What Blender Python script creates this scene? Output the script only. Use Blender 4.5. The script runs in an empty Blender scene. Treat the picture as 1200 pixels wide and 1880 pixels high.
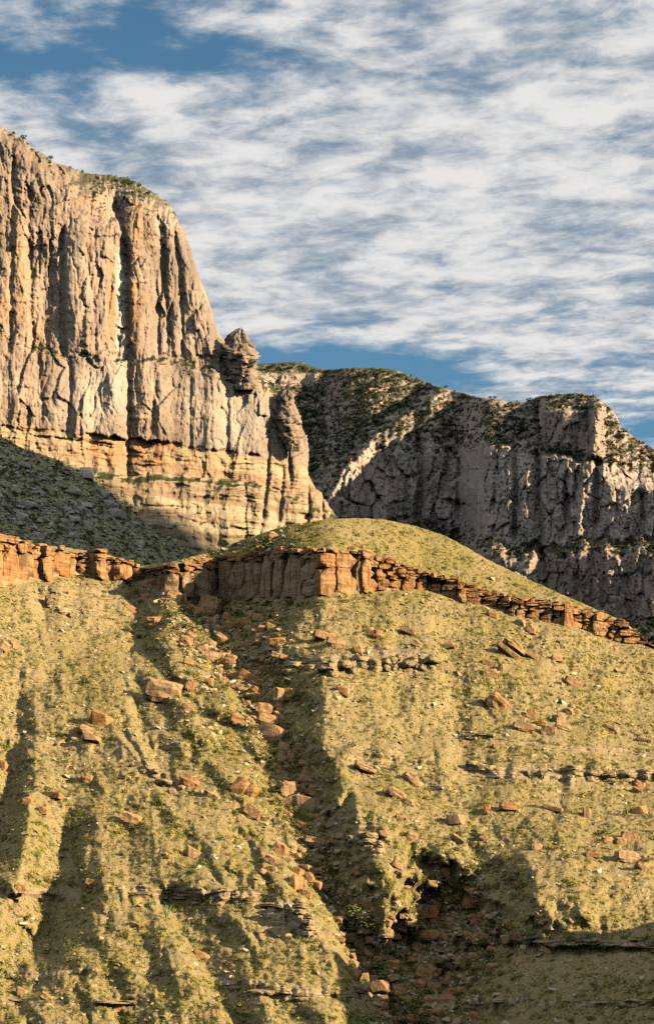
import bpy, bmesh, math, random
import numpy as np
from mathutils import Vector, Matrix, Euler

# ------------------------------------------------------------------ camera, world, sun, exposure
scene = bpy.context.scene
F, HY, CX = 4000.0, 1890.0, 600.0          # focal length, eye level and centre line of the picture, in picture pixels
cam_data = bpy.data.cameras.new('camera')
cam = bpy.data.objects.new('camera', cam_data)
scene.collection.objects.link(cam)
cam.location = (0, 0, 0)
cam.rotation_euler = (math.radians(90), 0, 0)
cam_data.sensor_fit = 'VERTICAL'
cam_data.sensor_height = 36.0
cam_data.lens = 36.0 * F / 1880.0
cam_data.shift_y = (HY - 940.0) / 1880.0
cam_data.clip_start = 1.0
cam_data.clip_end = 40000.0
scene.camera = cam

SUN_EL = math.radians(19.0)
SUN_BACK = math.radians(21.0)              # the sun stands to the right, this far behind the camera's shoulder
sun_dir = Vector((math.cos(SUN_EL) * math.cos(SUN_BACK), -math.cos(SUN_EL) * math.sin(SUN_BACK), math.sin(SUN_EL)))
sun_data = bpy.data.lights.new('sun', 'SUN')
sun_data.energy = 5.0
sun_data.angle = math.radians(0.55)
sun_data.color = (1.0, 0.79, 0.50)
sun = bpy.data.objects.new('sun', sun_data)
scene.collection.objects.link(sun)
sun.rotation_euler = sun_dir.to_track_quat('Z', 'Y').to_euler()

scene.view_settings.view_transform = 'Standard'
scene.view_settings.look = 'None'
scene.view_settings.exposure = 1.12
scene.view_settings.gamma = 1.0
scene.view_settings.use_curve_mapping = False
scene.cycles.max_bounces = 2
scene.cycles.diffuse_bounces = 0
scene.cycles.use_denoising = False

class NT:
    """small helper for node trees"""
    def __init__(self, tree):
        self.t = tree
    def new(self, kind, **kw):
        n = self.t.nodes.new(kind)
        for k, v in kw.items():
            setattr(n, k, v)
        return n
    def put(self, sock, v):
        if isinstance(v, bpy.types.NodeSocket):
            self.t.links.new(v, sock)
        elif isinstance(v, (tuple, list)) and sock.type == 'RGBA' and len(v) == 3:
            sock.default_value = (*v, 1.0)
        else:
            sock.default_value = v
    def math(self, op, a, b=0.0, c=0.0, clamp=False):
        n = self.new('ShaderNodeMath', operation=op, use_clamp=clamp)
        self.put(n.inputs[0], a); self.put(n.inputs[1], b); self.put(n.inputs[2], c)
        return n.outputs[0]
    def vmath(self, op, a, b=(0, 0, 0), scale=None):
        n = self.new('ShaderNodeVectorMath', operation=op)
        self.put(n.inputs[0], a); self.put(n.inputs[1], b)
        if scale is not None:
            self.put(n.inputs['Scale'], scale)
        return n.outputs['Value'] if op in ('LENGTH', 'DISTANCE', 'DOT_PRODUCT') else n.outputs[0]
    def xyz(self, x, y, z):
        n = self.new('ShaderNodeCombineXYZ')
        self.put(n.inputs[0], x); self.put(n.inputs[1], y); self.put(n.inputs[2], z)
        return n.outputs[0]
    def sep(self, v):
        n = self.new('ShaderNodeSeparateXYZ'); self.put(n.inputs[0], v)
        return n.outputs
    def noise(self, vec, scale, detail=4.0, rough=0.5, dist=0.0, col=False):
        n = self.new('ShaderNodeTexNoise')
        self.put(n.inputs['Vector'], vec); n.inputs['Scale'].default_value = scale
        n.inputs['Detail'].default_value = detail; n.inputs['Roughness'].default_value = rough
        n.inputs['Distortion'].default_value = dist
        return n.outputs['Color'] if col else n.outputs[0]
    def ramp(self, fac, stops, mode='LINEAR'):
        n = self.new('ShaderNodeValToRGB'); n.color_ramp.interpolation = mode
        e = n.color_ramp.elements
        while len(e) < len(stops):
            e.new(0.5)
        for i, (p, c) in enumerate(stops):
            e[i].position = p
            e[i].color = (c, c, c, 1) if isinstance(c, (int, float)) else (*c, 1)
        self.put(n.inputs[0], fac)
        return n.outputs[0]
    def mix(self, f, a, b, blend='MIX'):
        n = self.new('ShaderNodeMix', data_type='RGBA', blend_type=blend)
        self.put(n.inputs[0], f); self.put(n.inputs[6], a); self.put(n.inputs[7], b)
        return n.outputs[2]
    def maprange(self, v, a, b, c=0.0, d=1.0, smooth=True):
        n = self.new('ShaderNodeMapRange', interpolation_type='SMOOTHSTEP' if smooth else 'LINEAR')
        self.put(n.inputs[0], v)
        for i, x in enumerate((a, b, c, d)):
            n.inputs[i + 1].default_value = x
        return n.outputs[0]

# ---- sky: Nishita daylight with a sheet of altocumulus drawn on a plane overhead
world = bpy.data.worlds.new('World')
scene.world = world
world.use_nodes = True
world.node_tree.nodes.clear()
w = NT(world.node_tree)
sky = w.new('ShaderNodeTexSky', sky_type='NISHITA')
sky.sun_disc = False
sky.sun_elevation = SUN_EL
sky.sun_rotation = math.atan2(sun_dir.x, sun_dir.y)
sky.altitude = 1500.0
sky.air_density = 1.0
sky.dust_density = 0.4
sky.ozone_density = 2.2
coord = w.new('ShaderNodeTexCoord').outputs['Generated']
dx, dy, dz = w.sep(coord)
zz = w.math('MAXIMUM', dz, 0.03)
q, r = w.math('DIVIDE', dx, zz), w.math('DIVIDE', dy, zz)
def rot2(a):                                # streets of cloud run slantwise across the frame
    ca, sa = math.cos(a), math.sin(a)
    return (w.math('ADD', w.math('MULTIPLY', q, ca), w.math('MULTIPLY', r, sa)),
            w.math('SUBTRACT', w.math('MULTIPLY', r, ca), w.math('MULTIPLY', q, sa)))
u1, v1 = rot2(0.55)
big = w.noise(w.xyz(w.math('MULTIPLY', u1, 0.8), w.math('MULTIPLY', v1, 1.4), 3.1), 1.5, 3.0, 0.5, 0.2)
u2, v2 = rot2(0.32)
mid = w.noise(w.xyz(w.math('MULTIPLY', u2, 1.0), w.math('MULTIPLY', v2, 1.15), 7.7), 6.5, 10.0, 0.58, 0.15)
u3, v3 = rot2(-0.35)
rip = w.noise(w.xyz(w.math('MULTIPLY', u3, 1.0), w.math('MULTIPLY', v3, 1.25), 1.2), 13.0, 10.0, 0.62, 0.3)
dens = w.math('ADD', w.math('MULTIPLY', mid, 0.66), w.math('MULTIPLY', rip, 0.34))
dens = w.math('ADD', dens, w.math('MULTIPLY', w.math('SUBTRACT', big, 0.5), 0.38))
def spot(px, py, sx, sy, amp):              # a thinner or thicker patch of the cloud sheet
    global dens
    t = (HY - py) / F
    qa, ra = (px - CX) / F / t, 1.0 / t
    a = w.math('DIVIDE', w.math('SUBTRACT', q, qa), sx)
    b = w.math('DIVIDE', w.math('SUBTRACT', r, ra), sy)
    d2 = w.math('ADD', w.math('MULTIPLY', a, a), w.math('MULTIPLY', b, b))
    dens = w.math('ADD', dens, w.math('MULTIPLY', w.math('EXPONENT', w.math('MULTIPLY', d2, -1.0)), amp))
SPOTS = [(60, 60, .22, .14, -.18), (330, 112, .16, .05, -.16), (560, 660, .26, .13, -.30), (740, 690, .12, .10, -.2),
         (1190, 790, .05, .10, -.16), (560, 330, .42, .34, .16), (1000, 420, .3, .3, .06), (950, 60, .25, .1, .06),
         (960, 480, .10, .05, -.06), (1020, 640, .12, .07, .06), (730, 600, .10, .05, .02)]
for s_ in SPOTS:
    spot(*s_)
cover = w.maprange(dens, 0.315, 0.585)
shade = w.maprange(w.math('ADD', w.math('MULTIPLY', rip, 0.55), w.math('MULTIPLY', mid, 0.45)), 0.36, 0.60)
cloud_col = w.mix(shade, (0.12, 0.155, 0.195), (0.395, 0.385, 0.37))
bg_sky = w.vmath('SCALE', sky.outputs[0], scale=0.058)
bg_sky = w.mix(1.0, bg_sky, (0.72, 1.0, 0.95), 'MULTIPLY')
col = w.mix(w.math('MULTIPLY', cover, 0.93), bg_sky, cloud_col)
bg = w.new('ShaderNodeBackground'); w.put(bg.inputs[0], col); bg.inputs[1].default_value = 1.0
out = w.new('ShaderNodeOutputWorld'); w.t.links.new(bg.outputs[0], out.inputs[0])

# ------------------------------------------------------------------ numeric helpers
rng = np.random.default_rng(11)
random.seed(11)

def _hash(ix, iy, seed):
    h = (ix.astype(np.int64) * 374761393 + iy.astype(np.int64) * 668265263 + seed * 974711) & 0xFFFFFFFF
    h = ((h ^ (h >> 13)) * 1274126177) & 0xFFFFFFFF
    return (h ^ (h >> 16)) & 0xFFFF

def noise2(x, y, seed=0):
    """gradient noise, about -1..1"""
    x, y = np.broadcast_arrays(np.asarray(x, float), np.asarray(y, float))
    x0, y0 = np.floor(x), np.floor(y)
    fx, fy = x - x0, y - y0
    ux, uy = fx * fx * fx * (fx * (fx * 6 - 15) + 10), fy * fy * fy * (fy * (fy * 6 - 15) + 10)
    def g(dx_, dy_):
        a = _hash(x0 + dx_, y0 + dy_, seed) * (2 * np.pi / 65536.0)
        return np.cos(a) * (fx - dx_) + np.sin(a) * (fy - dy_)
    a, b, c, d = g(0, 0), g(1, 0), g(0, 1), g(1, 1)
    return 1.5 * ((a + (b - a) * ux) + ((c + (d - c) * ux) - (a + (b - a) * ux)) * uy)

def fbm(x, y, octaves=4, gain=0.5, seed=0, lac=2.03):
    s, a = 0.0, 1.0
    for k in range(octaves):
        s = s + a * noise2(x * lac ** k, y * lac ** k, seed + 17 * k)
        a *= gain
    return s

def cells(x, y, seed=0, tilt=0.0):
    """random cells: a value for each cell and how far a point lies from the cell's border"""
    x, y = np.broadcast_arrays(np.asarray(x, float), np.asarray(y, float))
    x0, y0 = np.floor(x), np.floor(y)
    f1 = np.full(x.shape, 9.0); f2 = np.full(x.shape, 9.0); val = np.zeros(x.shape); tl = np.zeros(x.shape)
    for i in (-1, 0, 1):
        for j in (-1, 0, 1):
            h1 = _hash(x0 + i, y0 + j, seed) / 65536.0; h2 = _hash(x0 + i, y0 + j, seed + 5) / 65536.0
            d = np.hypot(x0 + i + .1 + .8 * h1 - x, y0 + j + .1 + .8 * h2 - y)
            near = d < f1
            f2 = np.where(near, f1, np.minimum(f2, d))
            val = np.where(near, _hash(x0 + i, y0 + j, seed + 9) / 65536.0, val)
            tlt = ((_hash(x0 + i, y0 + j, seed + 13) / 65536.0 - .5) * (x - x0 - i - .5) + (_hash(x0 + i, y0 + j, seed + 17) / 65536.0 - .5) * (y - y0 - j - .5)) * 2
            tl = np.where(near, tlt, tl)
            f1 = np.where(near, d, f1)
    return val + tl * tilt, f2 - f1

def sstep(x, a, b):
    t = np.clip((x - a) / (b - a), 0, 1)
    return t * t * (3 - 2 * t)

def curve(pts):
    xs, ys = zip(*pts)
    return lambda v: np.interp(v, xs, ys)

def smooth_curve(pts, width):
    f = curve(pts)
    offs = np.linspace(-width, width, 9)
    return lambda v: sum(f(np.asarray(v, float) + o) for o in offs) / 9.0

def seg_dist(px, py, pts):
    d = np.full(px.shape, 1e9)
    for (x0, y0), (x1, y1) in zip(pts[:-1], pts[1:]):
        vx, vy = x1 - x0, y1 - y0
        t = np.clip(((px - x0) * vx + (py - y0) * vy) / (vx * vx + vy * vy), 0, 1)
        d = np.minimum(d, np.hypot(px - x0 - t * vx, py - y0 - t * vy))
    return d

def place(px, py, Y):
    return np.stack([(px - CX) / F * Y, Y + 0 * px, (HY - py) / F * Y], -1)

def grid_object(name, P, mat, attrs=None, smooth=True, flip=False, keep=None):
    R, C, _ = P.shape
    me = bpy.data.meshes.new(name)
    idx = np.arange(R * C).reshape(R, C)
    qd = np.stack([idx[:-1, :-1], idx[:-1, 1:], idx[1:, 1:], idx[1:, :-1]], -1).reshape(-1, 4)
    if keep is not None:
        qd = qd[keep.reshape(-1)[qd].all(1)]
    if flip:
        qd = qd[:, ::-1]
    n = len(qd)
    me.vertices.add(R * C); me.vertices.foreach_set('co', P.reshape(-1).astype(np.float32))
    me.loops.add(n * 4); me.loops.foreach_set('vertex_index', np.ascontiguousarray(qd).reshape(-1).astype(np.int32))
    me.polygons.add(n); me.polygons.foreach_set('loop_start', np.arange(0, n * 4, 4, dtype=np.int32))
    me.polygons.foreach_set('use_smooth', np.full(n, smooth))
    for k, v in (attrs or {}).items():
        a = me.attributes.new(k, 'FLOAT', 'POINT')
        a.data.foreach_set('value', np.broadcast_to(v, (R, C)).reshape(-1).astype(np.float32))
    me.update(calc_edges=True)
    me.materials.append(mat)
    o = bpy.data.objects.new(name, me)
    scene.collection.objects.link(o)
    return o

def tag(o, label=None, cat=None, group=None, kind=None):
    for k, v in (('label', label), ('category', cat), ('group', group), ('kind', kind)):
        if v:
            o[k] = v
    return o

# ------------------------------------------------------------------ materials
def material(name):
    m = bpy.data.materials.new(name); m.use_nodes = True
    n = NT(m.node_tree)
    b = m.node_tree.nodes['Principled BSDF']
    b.inputs['Roughness'].default_value = 0.95
    b.inputs['Specular IOR Level'].default_value = 0.08
    n.b = b
    n.pos = n.new('ShaderNodeNewGeometry').outputs['Position']
    return m, n

def attr(n, name):
    a = n.new('ShaderNodeAttribute', attribute_name=name)
    return a.outputs['Fac']

def bump(n, h, dist, strength=1.0):
    b = n.new('ShaderNodeBump'); n.put(b.inputs['Height'], h)
    b.inputs['Distance'].default_value = dist; b.inputs['Strength'].default_value = strength
    n.t.links.new(b.outputs[0], n.b.inputs['Normal'])

def mat_soil():
    m, n = material('slope_soil')
    big = n.noise(n.pos, 0.05, 4, 0.55)
    med = n.noise(n.pos, 0.35, 5, 0.6)
    fin = n.noise(n.pos, 2.4, 6, 0.75)
    soil = n.ramp(fin, [(0.34, (0.20, 0.152, 0.070)), (0.5, (0.345, 0.268, 0.125)), (0.66, (0.50, 0.40, 0.21))])
    grass = n.ramp(n.noise(n.pos, 2.6, 4, 0.6), [(0.32, (0.17, 0.143, 0.042)), (0.5, (0.29, 0.235, 0.068)), (0.7, (0.41, 0.325, 0.10))])
    gm = n.math('ADD', n.math('MULTIPLY', big, 0.5), n.math('MULTIPLY', med, 0.6))
    gm = n.math('SUBTRACT', gm, n.math('MULTIPLY', attr(n, 'bare'), 0.40))
    gm = n.math('ADD', gm, n.math('MULTIPLY', attr(n, 'green'), 0.35))
    c = n.mix(n.maprange(gm, 0.42, 0.74, 0.0, 0.7), soil, grass)
    x, y, z = n.sep(n.pos)
    zw = n.math('ADD', z, n.math('MULTIPLY', n.noise(n.pos, 0.12, 3), 1.6))
    lines = n.noise(n.xyz(n.math('MULTIPLY', x, 0.05), n.math('MULTIPLY', y, 0.05), zw), 1.9, 3, 0.6)
    rock = n.ramp(lines, [(0.36, (0.10, 0.07, 0.04)), (0.46, (0.33, 0.24, 0.14)), (0.56, (0.50, 0.385, 0.235)), (0.68, (0.24, 0.18, 0.11))])
    rock = n.mix(n.math('MULTIPLY', n.maprange(fin, 0.45, 0.7), 0.5), rock, (0.44, 0.345, 0.225))
    c = n.mix(n.math('MULTIPLY', attr(n, 'rock'), n.maprange(med, 0.22, 0.40), clamp=True), c, rock)
    n.put(n.b.inputs['Base Color'], c)
    bump(n, n.math('ADD', fin, n.math('MULTIPLY', n.noise(n.pos, 5.0, 3, 0.6), 0.5)), 0.5, 0.9)
    return m

def mat_cliff(name, tint=(1, 1, 1), orange=1.0):
    m, n = material(name)
    x, y, z = n.sep(n.pos)
    st = n.xyz(x, y, n.math('MULTIPLY', z, 0.12))                  # streaked down the face
    s1 = n.noise(st, 0.035, 6, 0.6, 0.3)
    s2 = n.noise(st, 0.16, 5, 0.6)
    n1 = n.noise(n.pos, 0.02, 5, 0.55)
    n2 = n.noise(n.pos, 0.25, 6, 0.68)
    base = n.ramp(n1, [(0.3, (0.21, 0.158, 0.122)), (0.5, (0.325, 0.242, 0.185)), (0.7, (0.42, 0.325, 0.25))])
    org = n.mix(n.math('MULTIPLY', n.maprange(s1, 0.50, 0.68), 0.75 * orange), base, (0.46, 0.27, 0.14))
    grey = n.mix(n.math('MULTIPLY', n.maprange(s2, 0.48, 0.66), 0.7), org, (0.25, 0.215, 0.185))
    pale = n.mix(n.math('MULTIPLY', n.maprange(n.noise(st, 0.06, 4, 0.5), 0.55, 0.72), 0.6), grey, (0.45, 0.37, 0.28))
    patch = n.maprange(n.noise(n.pos, 0.011, 4, 0.6), 0.40, 0.62)
    dm = n.math('MULTIPLY', n.maprange(n2, 0.50, 0.62), n.math('ADD', 0.08, n.math('MULTIPLY', patch, 0.45)), clamp=True)
    dark = n.mix(dm, pale, (0.105, 0.092, 0.075))
    strata = n.noise(n.xyz(n.math('MULTIPLY', x, 0.01), n.math('MULTIPLY', y, 0.01), z), 0.14, 4, 0.6)
    bandc = n.ramp(strata, [(0.35, (0.24, 0.165, 0.10)), (0.5, (0.40, 0.30, 0.19)), (0.62, (0.44, 0.37, 0.23)), (0.75, (0.32, 0.22, 0.14))])
    c = n.mix(n.math('MULTIPLY', attr(n, 'band'), 0.85), dark, bandc)
    c = n.mix(n.math('MULTIPLY', attr(n, 'rust'), n.maprange(s2, 0.3, 0.6)), c, (0.40, 0.205, 0.095))
    c = n.mix(n.math('MULTIPLY', attr(n, 'pale'), 0.8), c, (0.50, 0.46, 0.40))
    nz = n.sep(n.new('ShaderNodeNewGeometry').outputs['Normal'])[2]
    veg = n.math('MULTIPLY', n.maprange(n.math('ADD', nz, n.math('MULTIPLY', n.math('SUBTRACT', n2, 0.5), 0.9)), 0.45, 0.70), attr(n, 'veg'), clamp=True)
    c = n.mix(veg, c, n.ramp(n.noise(n.pos, 0.4, 4, 0.6), [(0.35, (0.022, 0.034, 0.016)), (0.65, (0.07, 0.08, 0.034))]))
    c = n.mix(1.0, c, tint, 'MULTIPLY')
    wet = n.noise(n.xyz(x, y, n.math('MULTIPLY', z, 0.05)), 0.09, 5, 0.65)
    c = n.mix(n.math('MULTIPLY', n.maprange(wet, 0.58, 0.68), 0.6), c, n.mix(0.75, c, (0.05, 0.05, 0.05)))
    n.put(n.b.inputs['Base Color'], c)
    bump(n, n.math('ADD', n.math('MULTIPLY', n2, 1.0), n.math('MULTIPLY', s2, 1.0)), 1.3, 0.9)
    return m

def mat_sandstone(name, a=(0.37, 0.18, 0.068), b=(0.21, 0.09, 0.033), c2=(0.46, 0.28, 0.125), dark=0.8, tan=0.35):
    m, n = material(name)
    rnd = n.new('ShaderNodeObjectInfo').outputs['Random']
    x, y, z = n.sep(n.pos)
    off = n.math('MULTIPLY', rnd, 37.0)
    zb = n.noise(n.xyz(n.math('MULTIPLY', x, 0.12), n.math('MULTIPLY', y, 0.12), n.math('ADD', z, off)), 1.6, 4, 0.6)
    c = n.ramp(zb, [(0.3, b), (0.5, a), (0.68, c2)])
    c = n.mix(n.maprange(rnd, 0.15, 1.0, 0.0, tan, False), c, (0.40, 0.285, 0.16))
    fin = n.noise(n.pos, 1.4, 5, 0.65)
    c = n.mix(n.math('MULTIPLY', n.maprange(fin, 0.54, 0.68), dark), c, (0.16, 0.09, 0.05))
    stk = n.noise(n.xyz(x, y, n.math('MULTIPLY', z, 0.1)), 0.9, 4, 0.6)
    c = n.mix(n.math('MULTIPLY', n.maprange(stk, 0.50, 0.64), dark), c, (0.12, 0.075, 0.045))
    n.put(n.b.inputs['Base Color'], c)
    bump(n, n.math('ADD', fin, zb), 0.35, 0.8)
    return m

def mat_rock(name, cols):
    m, n = material(name)
    rnd = n.new('ShaderNodeObjectInfo').outputs['Random']
    c = n.ramp(rnd, [(i / max(1, len(cols) - 1), k) for i, k in enumerate(cols)])
    v = n.noise(n.pos, 1.1, 5, 0.65)
    c = n.mix(n.maprange(v, 0.45, 0.72), c, n.mix(0.55, c, (0.12, 0.09, 0.06)))
    n.put(n.b.inputs['Base Color'], c)
    bump(n, v, 0.3, 0.7)
    return m

def mat_leaf(name, cols):
    m, n = material(name)
    rnd = n.new('ShaderNodeObjectInfo').outputs['Random']
    c = n.ramp(rnd, [(i / max(1, len(cols) - 1), k) for i, k in enumerate(cols)])
    c = n.mix(n.maprange(n.noise(n.pos, 3.0, 2), 0.35, 0.7), n.mix(0.15, c, (0.02, 0.025, 0.008)), c)
    n.put(n.b.inputs['Base Color'], c)
    return m

M = {}
M['soil'] = mat_soil()
M['cliff'] = mat_cliff('limestone_cliff')
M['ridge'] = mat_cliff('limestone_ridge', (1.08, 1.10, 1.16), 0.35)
M['sand'] = mat_sandstone('orange_sandstone')
M['sand_dull'] = mat_sandstone('varnish_shade_sandstone', (0.32, 0.215, 0.125), (0.25, 0.15, 0.08), (0.38, 0.28, 0.18), 0.75)  # duller copy for the alcove wall: varnish brown with shade mixed in
M['sand_gold'] = mat_sandstone('golden_sandstone', (0.58, 0.35, 0.14), (0.48, 0.26, 0.09), (0.64, 0.46, 0.24), 0.4)
M['boulder'] = mat_sandstone('boulder_sandstone', (0.40, 0.21, 0.085), (0.30, 0.14, 0.052), (0.46, 0.30, 0.15), 0.5, 0.7)
M['stone'] = mat_rock('loose_stone', [(0.44, 0.32, 0.19), (0.52, 0.42, 0.28), (0.46, 0.26, 0.12), (0.50, 0.38, 0.23), (0.58, 0.50, 0.38)])
M['pale'] = mat_rock('pale_stone', [(0.44, 0.38, 0.30), (0.36, 0.32, 0.26), (0.52, 0.45, 0.36)])
M['tuft'] = mat_leaf('dry_tuft', [(0.29, 0.255, 0.052), (0.45, 0.365, 0.095), (0.17, 0.18, 0.036), (0.40, 0.325, 0.10), (0.075, 0.10, 0.025)])
M['bush'] = mat_leaf('green_bush', [(0.10, 0.12, 0.028), (0.19, 0.195, 0.045), (0.07, 0.09, 0.022), (0.27, 0.245, 0.06)])
M['dark'] = mat_leaf('dark_scrub', [(0.026, 0.042, 0.02), (0.045, 0.062, 0.027), (0.034, 0.05, 0.022)])
M['outcrop'] = mat_sandstone('bedded_outcrop', (0.36, 0.275, 0.15), (0.25, 0.18, 0.09), (0.46, 0.365, 0.215), 0.55, 0.0)
M['ocotillo'] = mat_leaf('ocotillo_stem', [(0.22, 0.27, 0.08), (0.28, 0.30, 0.10)])
M['bark'] = mat_rock('bark', [(0.10, 0.075, 0.05), (0.13, 0.10, 0.07)])

# ------------------------------------------------------------------ the near hill
LEDGE_TOP = smooth_curve([(-600, 930), (-300, 950), (-60, 975), (0, 984), (40, 992), (60, 1003), (110, 1010), (180, 1018), (235, 1034), (255, 1043), (275, 1044), (340, 1033),
                          (365, 1028), (470, 1014), (560, 1009), (610, 1006), (660, 1014), (720, 1028), (770, 1049), (820, 1063), (860, 1073), (930, 1096),
                          (1000, 1106), (1060, 1117), (1100, 1130), (1140, 1142), (1170, 1166), (1190, 1182), (1260, 1214), (1500, 1330), (1900, 1480)], 4)
LEDGE_BASE = smooth_curve([(-600, 1050), (-300, 1065), (0, 1078), (60, 1068), (120, 1055), (180, 1062), (240, 1068), (262, 1074), (300, 1086), (330, 1097), (380, 1102), (480, 1098),
                           (560, 1097), (660, 1089), (720, 1084), (780, 1084), (830, 1101), (900, 1114), (940, 1129), (1000, 1141), (1060, 1154), (1120, 1171),
                           (1170, 1182), (1200, 1193), (1260, 1220), (1500, 1336), (1900, 1486)], 4)
CREST = smooth_curve([(-600, 925), (-300, 945), (0, 979), (60, 998), (180, 1013), (235, 1029), (255, 1039), (300, 1034), (330, 1028), (390, 1013), (450, 989), (520, 966), (600, 953), (650, 951),
                      (700, 953), (760, 965), (820, 985), (900, 1030), (980, 1069), (1060, 1104), (1110, 1126), (1150, 1144), (1180, 1174), (1200, 1187),
                      (1260, 1210), (1500, 1326), (1900, 1476)], 6)

hp = np.concatenate([np.linspace(-560, -22, 70), np.arange(-20, 1221, 1.9), np.linspace(1223, 1850, 90)])
ledge_t, ledge_b = LEDGE_TOP(hp), LEDGE_BASE(hp)
crest = np.minimum(CREST(hp) + 1.2 * noise2(hp / 17, 0 * hp, 8) + .8 * noise2(hp / 6, 0 * hp, 9), ledge_t - 1.5)
N1, N2, N3, N4 = 470, 16, 80, 24
PY0 = 1975.0
f1 = np.linspace(0, 1, N1)
rows = np.concatenate([PY0 + (ledge_b[None] - PY0) * f1[:, None],
                       ledge_b[None] + (ledge_t - ledge_b)[None] * np.linspace(0, 1, N2 + 1)[1:, None],
                       ledge_t[None] + (crest - ledge_t)[None] * np.linspace(0, 1, N3 + 1)[1:, None]])
PX = np.broadcast_to(hp[None], rows.shape)
sec = np.concatenate([np.full(N1, 1), np.full(N2, 2), np.full(N3, 3)])[:, None]

# rock bands that crop out on the slope: (x0, x1, y at x0, y at x1, thickness, strength)
BANDS = [(470, 660, 1212, 1216, 22, .95), (640, 800, 1204, 1214, 26, .8), (820, 1020, 1352, 1368, 10, .6), (1000, 1210, 1366, 1385, 12, .6), (860, 1230, 1418, 1432, 20, .75),
         (560, 740, 1370, 1392, 22, .55), (-60, 140, 1650, 1640, 12, .8), (240, 520, 1636, 1650, 16, .9), (470, 580, 1660, 1705, 34, .9),
         (790, 1260, 1716, 1738, 9, 1.0), (-60, 420, 1790, 1786, 9, .6), (400, 700, 1800, 1838, 12, .9), (-60, 240, 1838, 1842, 8, .7), (780, 1260, 1838, 1842, 9, .8),
         (600, 720, 1480, 1545, 30, .7), (770, 900, 1600, 1640, 40, .35), (640, 840, 1700, 1745, 24, .7), (60, 240, 1095, 1110, 40, .35), (20, 130, 1240, 1250, 16, .4),
         (230, 330, 1385, 1440, 22, .5), (740, 860, 1420, 1470, 20, .6), (-60, 130, 1366, 1362, 6, .5)]
warp = 14 * fbm(PX / 60, rows / 60, 3, 0.5, 5) + 2.5 * fbm(PX / 17, rows / 17, 2, .5, 6)
rockm = np.zeros(rows.shape)
steep = np.zeros(rows.shape)
for i, (x0, x1, y0, y1, th, st) in enumerate(BANDS):
    yc = y0 + (y1 - y0) * np.clip((PX - x0) / (x1 - x0), -0.2, 1.2) + 0.55 * warp + 5 * noise2(PX / 45, 0 * PX, 140 + i)
    e = sstep(PX, x0 - 25, x0 + 20) * (1 - sstep(PX, x1 - 20, x1 + 25))
    pat = np.clip(0.75 + 0.9 * noise2(PX / 34, yc * 0 + i * 7.3, 40 + i), 0.1, 1)
    b = e * pat * (1 - sstep(np.abs(rows - yc), th * 0.38, th * 0.62)) * st
    steep = np.maximum(steep, b)
    rockm = np.maximum(rockm, e * st * (1 - sstep(np.abs(rows - yc), th * 0.5, th * 0.95)))

T = (HY - rows) / F
tan_s = 0.585 + 0.03 * noise2(PX / 260, rows / 200, 3)
zl = T * 430.0                                                     # rough height in metres, for thin beds
terr = noise2(zl * 0.55 + 0.15 * warp, PX / 900, 21) * 0.5 + noise2(zl * 1.5 + 0.1 * warp, PX / 500, 22) * 0.5
terr_amt = np.clip(0.35 + 0.6 * fbm(PX / 170, rows / 120, 2, 0.5, 23), 0, 1) * (0.5 + 0.5 * sstep(rows, 1500, 1800))
mult = (1 + 0.9 * terr * terr_amt) * (1 - 0.93 * steep)
mult = np.maximum(mult, 0.05)
dT = np.diff(T, axis=0, prepend=T[:1])
def leaky(d, keep):
    out = np.zeros_like(d); acc = np.zeros(d.shape[1])
    for i_ in range(d.shape[0]):
        acc = acc * keep + d[i_]; out[i_] = acc
    return out
dL0 = dT / np.maximum(tan_s - T, 0.12)
dev = leaky(np.where(sec == 1, dL0 * (mult - 1), 0), 0.965)       # benches and risers come back to the mean slope
dL = np.where(sec == 2, dT / 5.0, dL0)
k3 = np.concatenate([np.zeros(N1 + N2), np.linspace(0, 1, N3)])[:, None]
dL = np.where(sec == 3, dT * (3.2 + 4.0 * k3 ** 3), dL)
L = math.log(338.0) + np.cumsum(dL, axis=0) + dev

def gully(pts, depth, wl, wr, power=1.25, wob=1.0, wobble=True, soft=0.0):
    """a channel: pts = (y, x) down the slope; depth, wl, wr = curves over y"""
    ys, xs = zip(*pts)
    xg = np.interp(rows, ys, xs) + (warp * wob if wobble else 0)
    d = PX - xg
    wl_, wr_ = curve(wl)(rows), curve(wr)(rows)
    p = np.where(d < 0, 1 + d / wl_, 1 - d / wr_)
    p = np.clip(p, 0, 1)
    p = p * p * (3 - 2 * p) * (0.25 + .5 * soft) + p ** power * (0.75 - .5 * soft)
    return curve(depth)(rows) * p

rows_keep = rows
# the ledge and the dome above it keep the shape the ravine has at the ledge's foot, fading upward
rows = np.where(sec == 1, rows_keep, np.broadcast_to(ledge_b[None], rows_keep.shape))
G = gully([(1040, 380), (1100, 395), (1150, 415), (1200, 440), (1260, 482), (1330, 512), (1400, 545), (1470, 578), (1540, 598), (1600, 606), (1680, 628), (1760, 655), (1830, 695), (1900, 745), (1990, 800)],
          [(1000, .092), (1100, .094), (1200, .066), (1260, .044), (1340, .036), (1450, .032), (1560, .036), (1650, .056), (1750, .074), (1900, .078)],
          [(1050, 150), (1120, 170), (1200, 240), (1320, 330), (1480, 300), (1580, 190), (1640, 105), (1700, 64), (1760, 46), (1900, 40)],
          [(1050, 235), (1110, 225), (1200, 150), (1280, 95), (1380, 75), (1540, 70), (1620, 105), (1720, 170), (1900, 210)])
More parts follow.
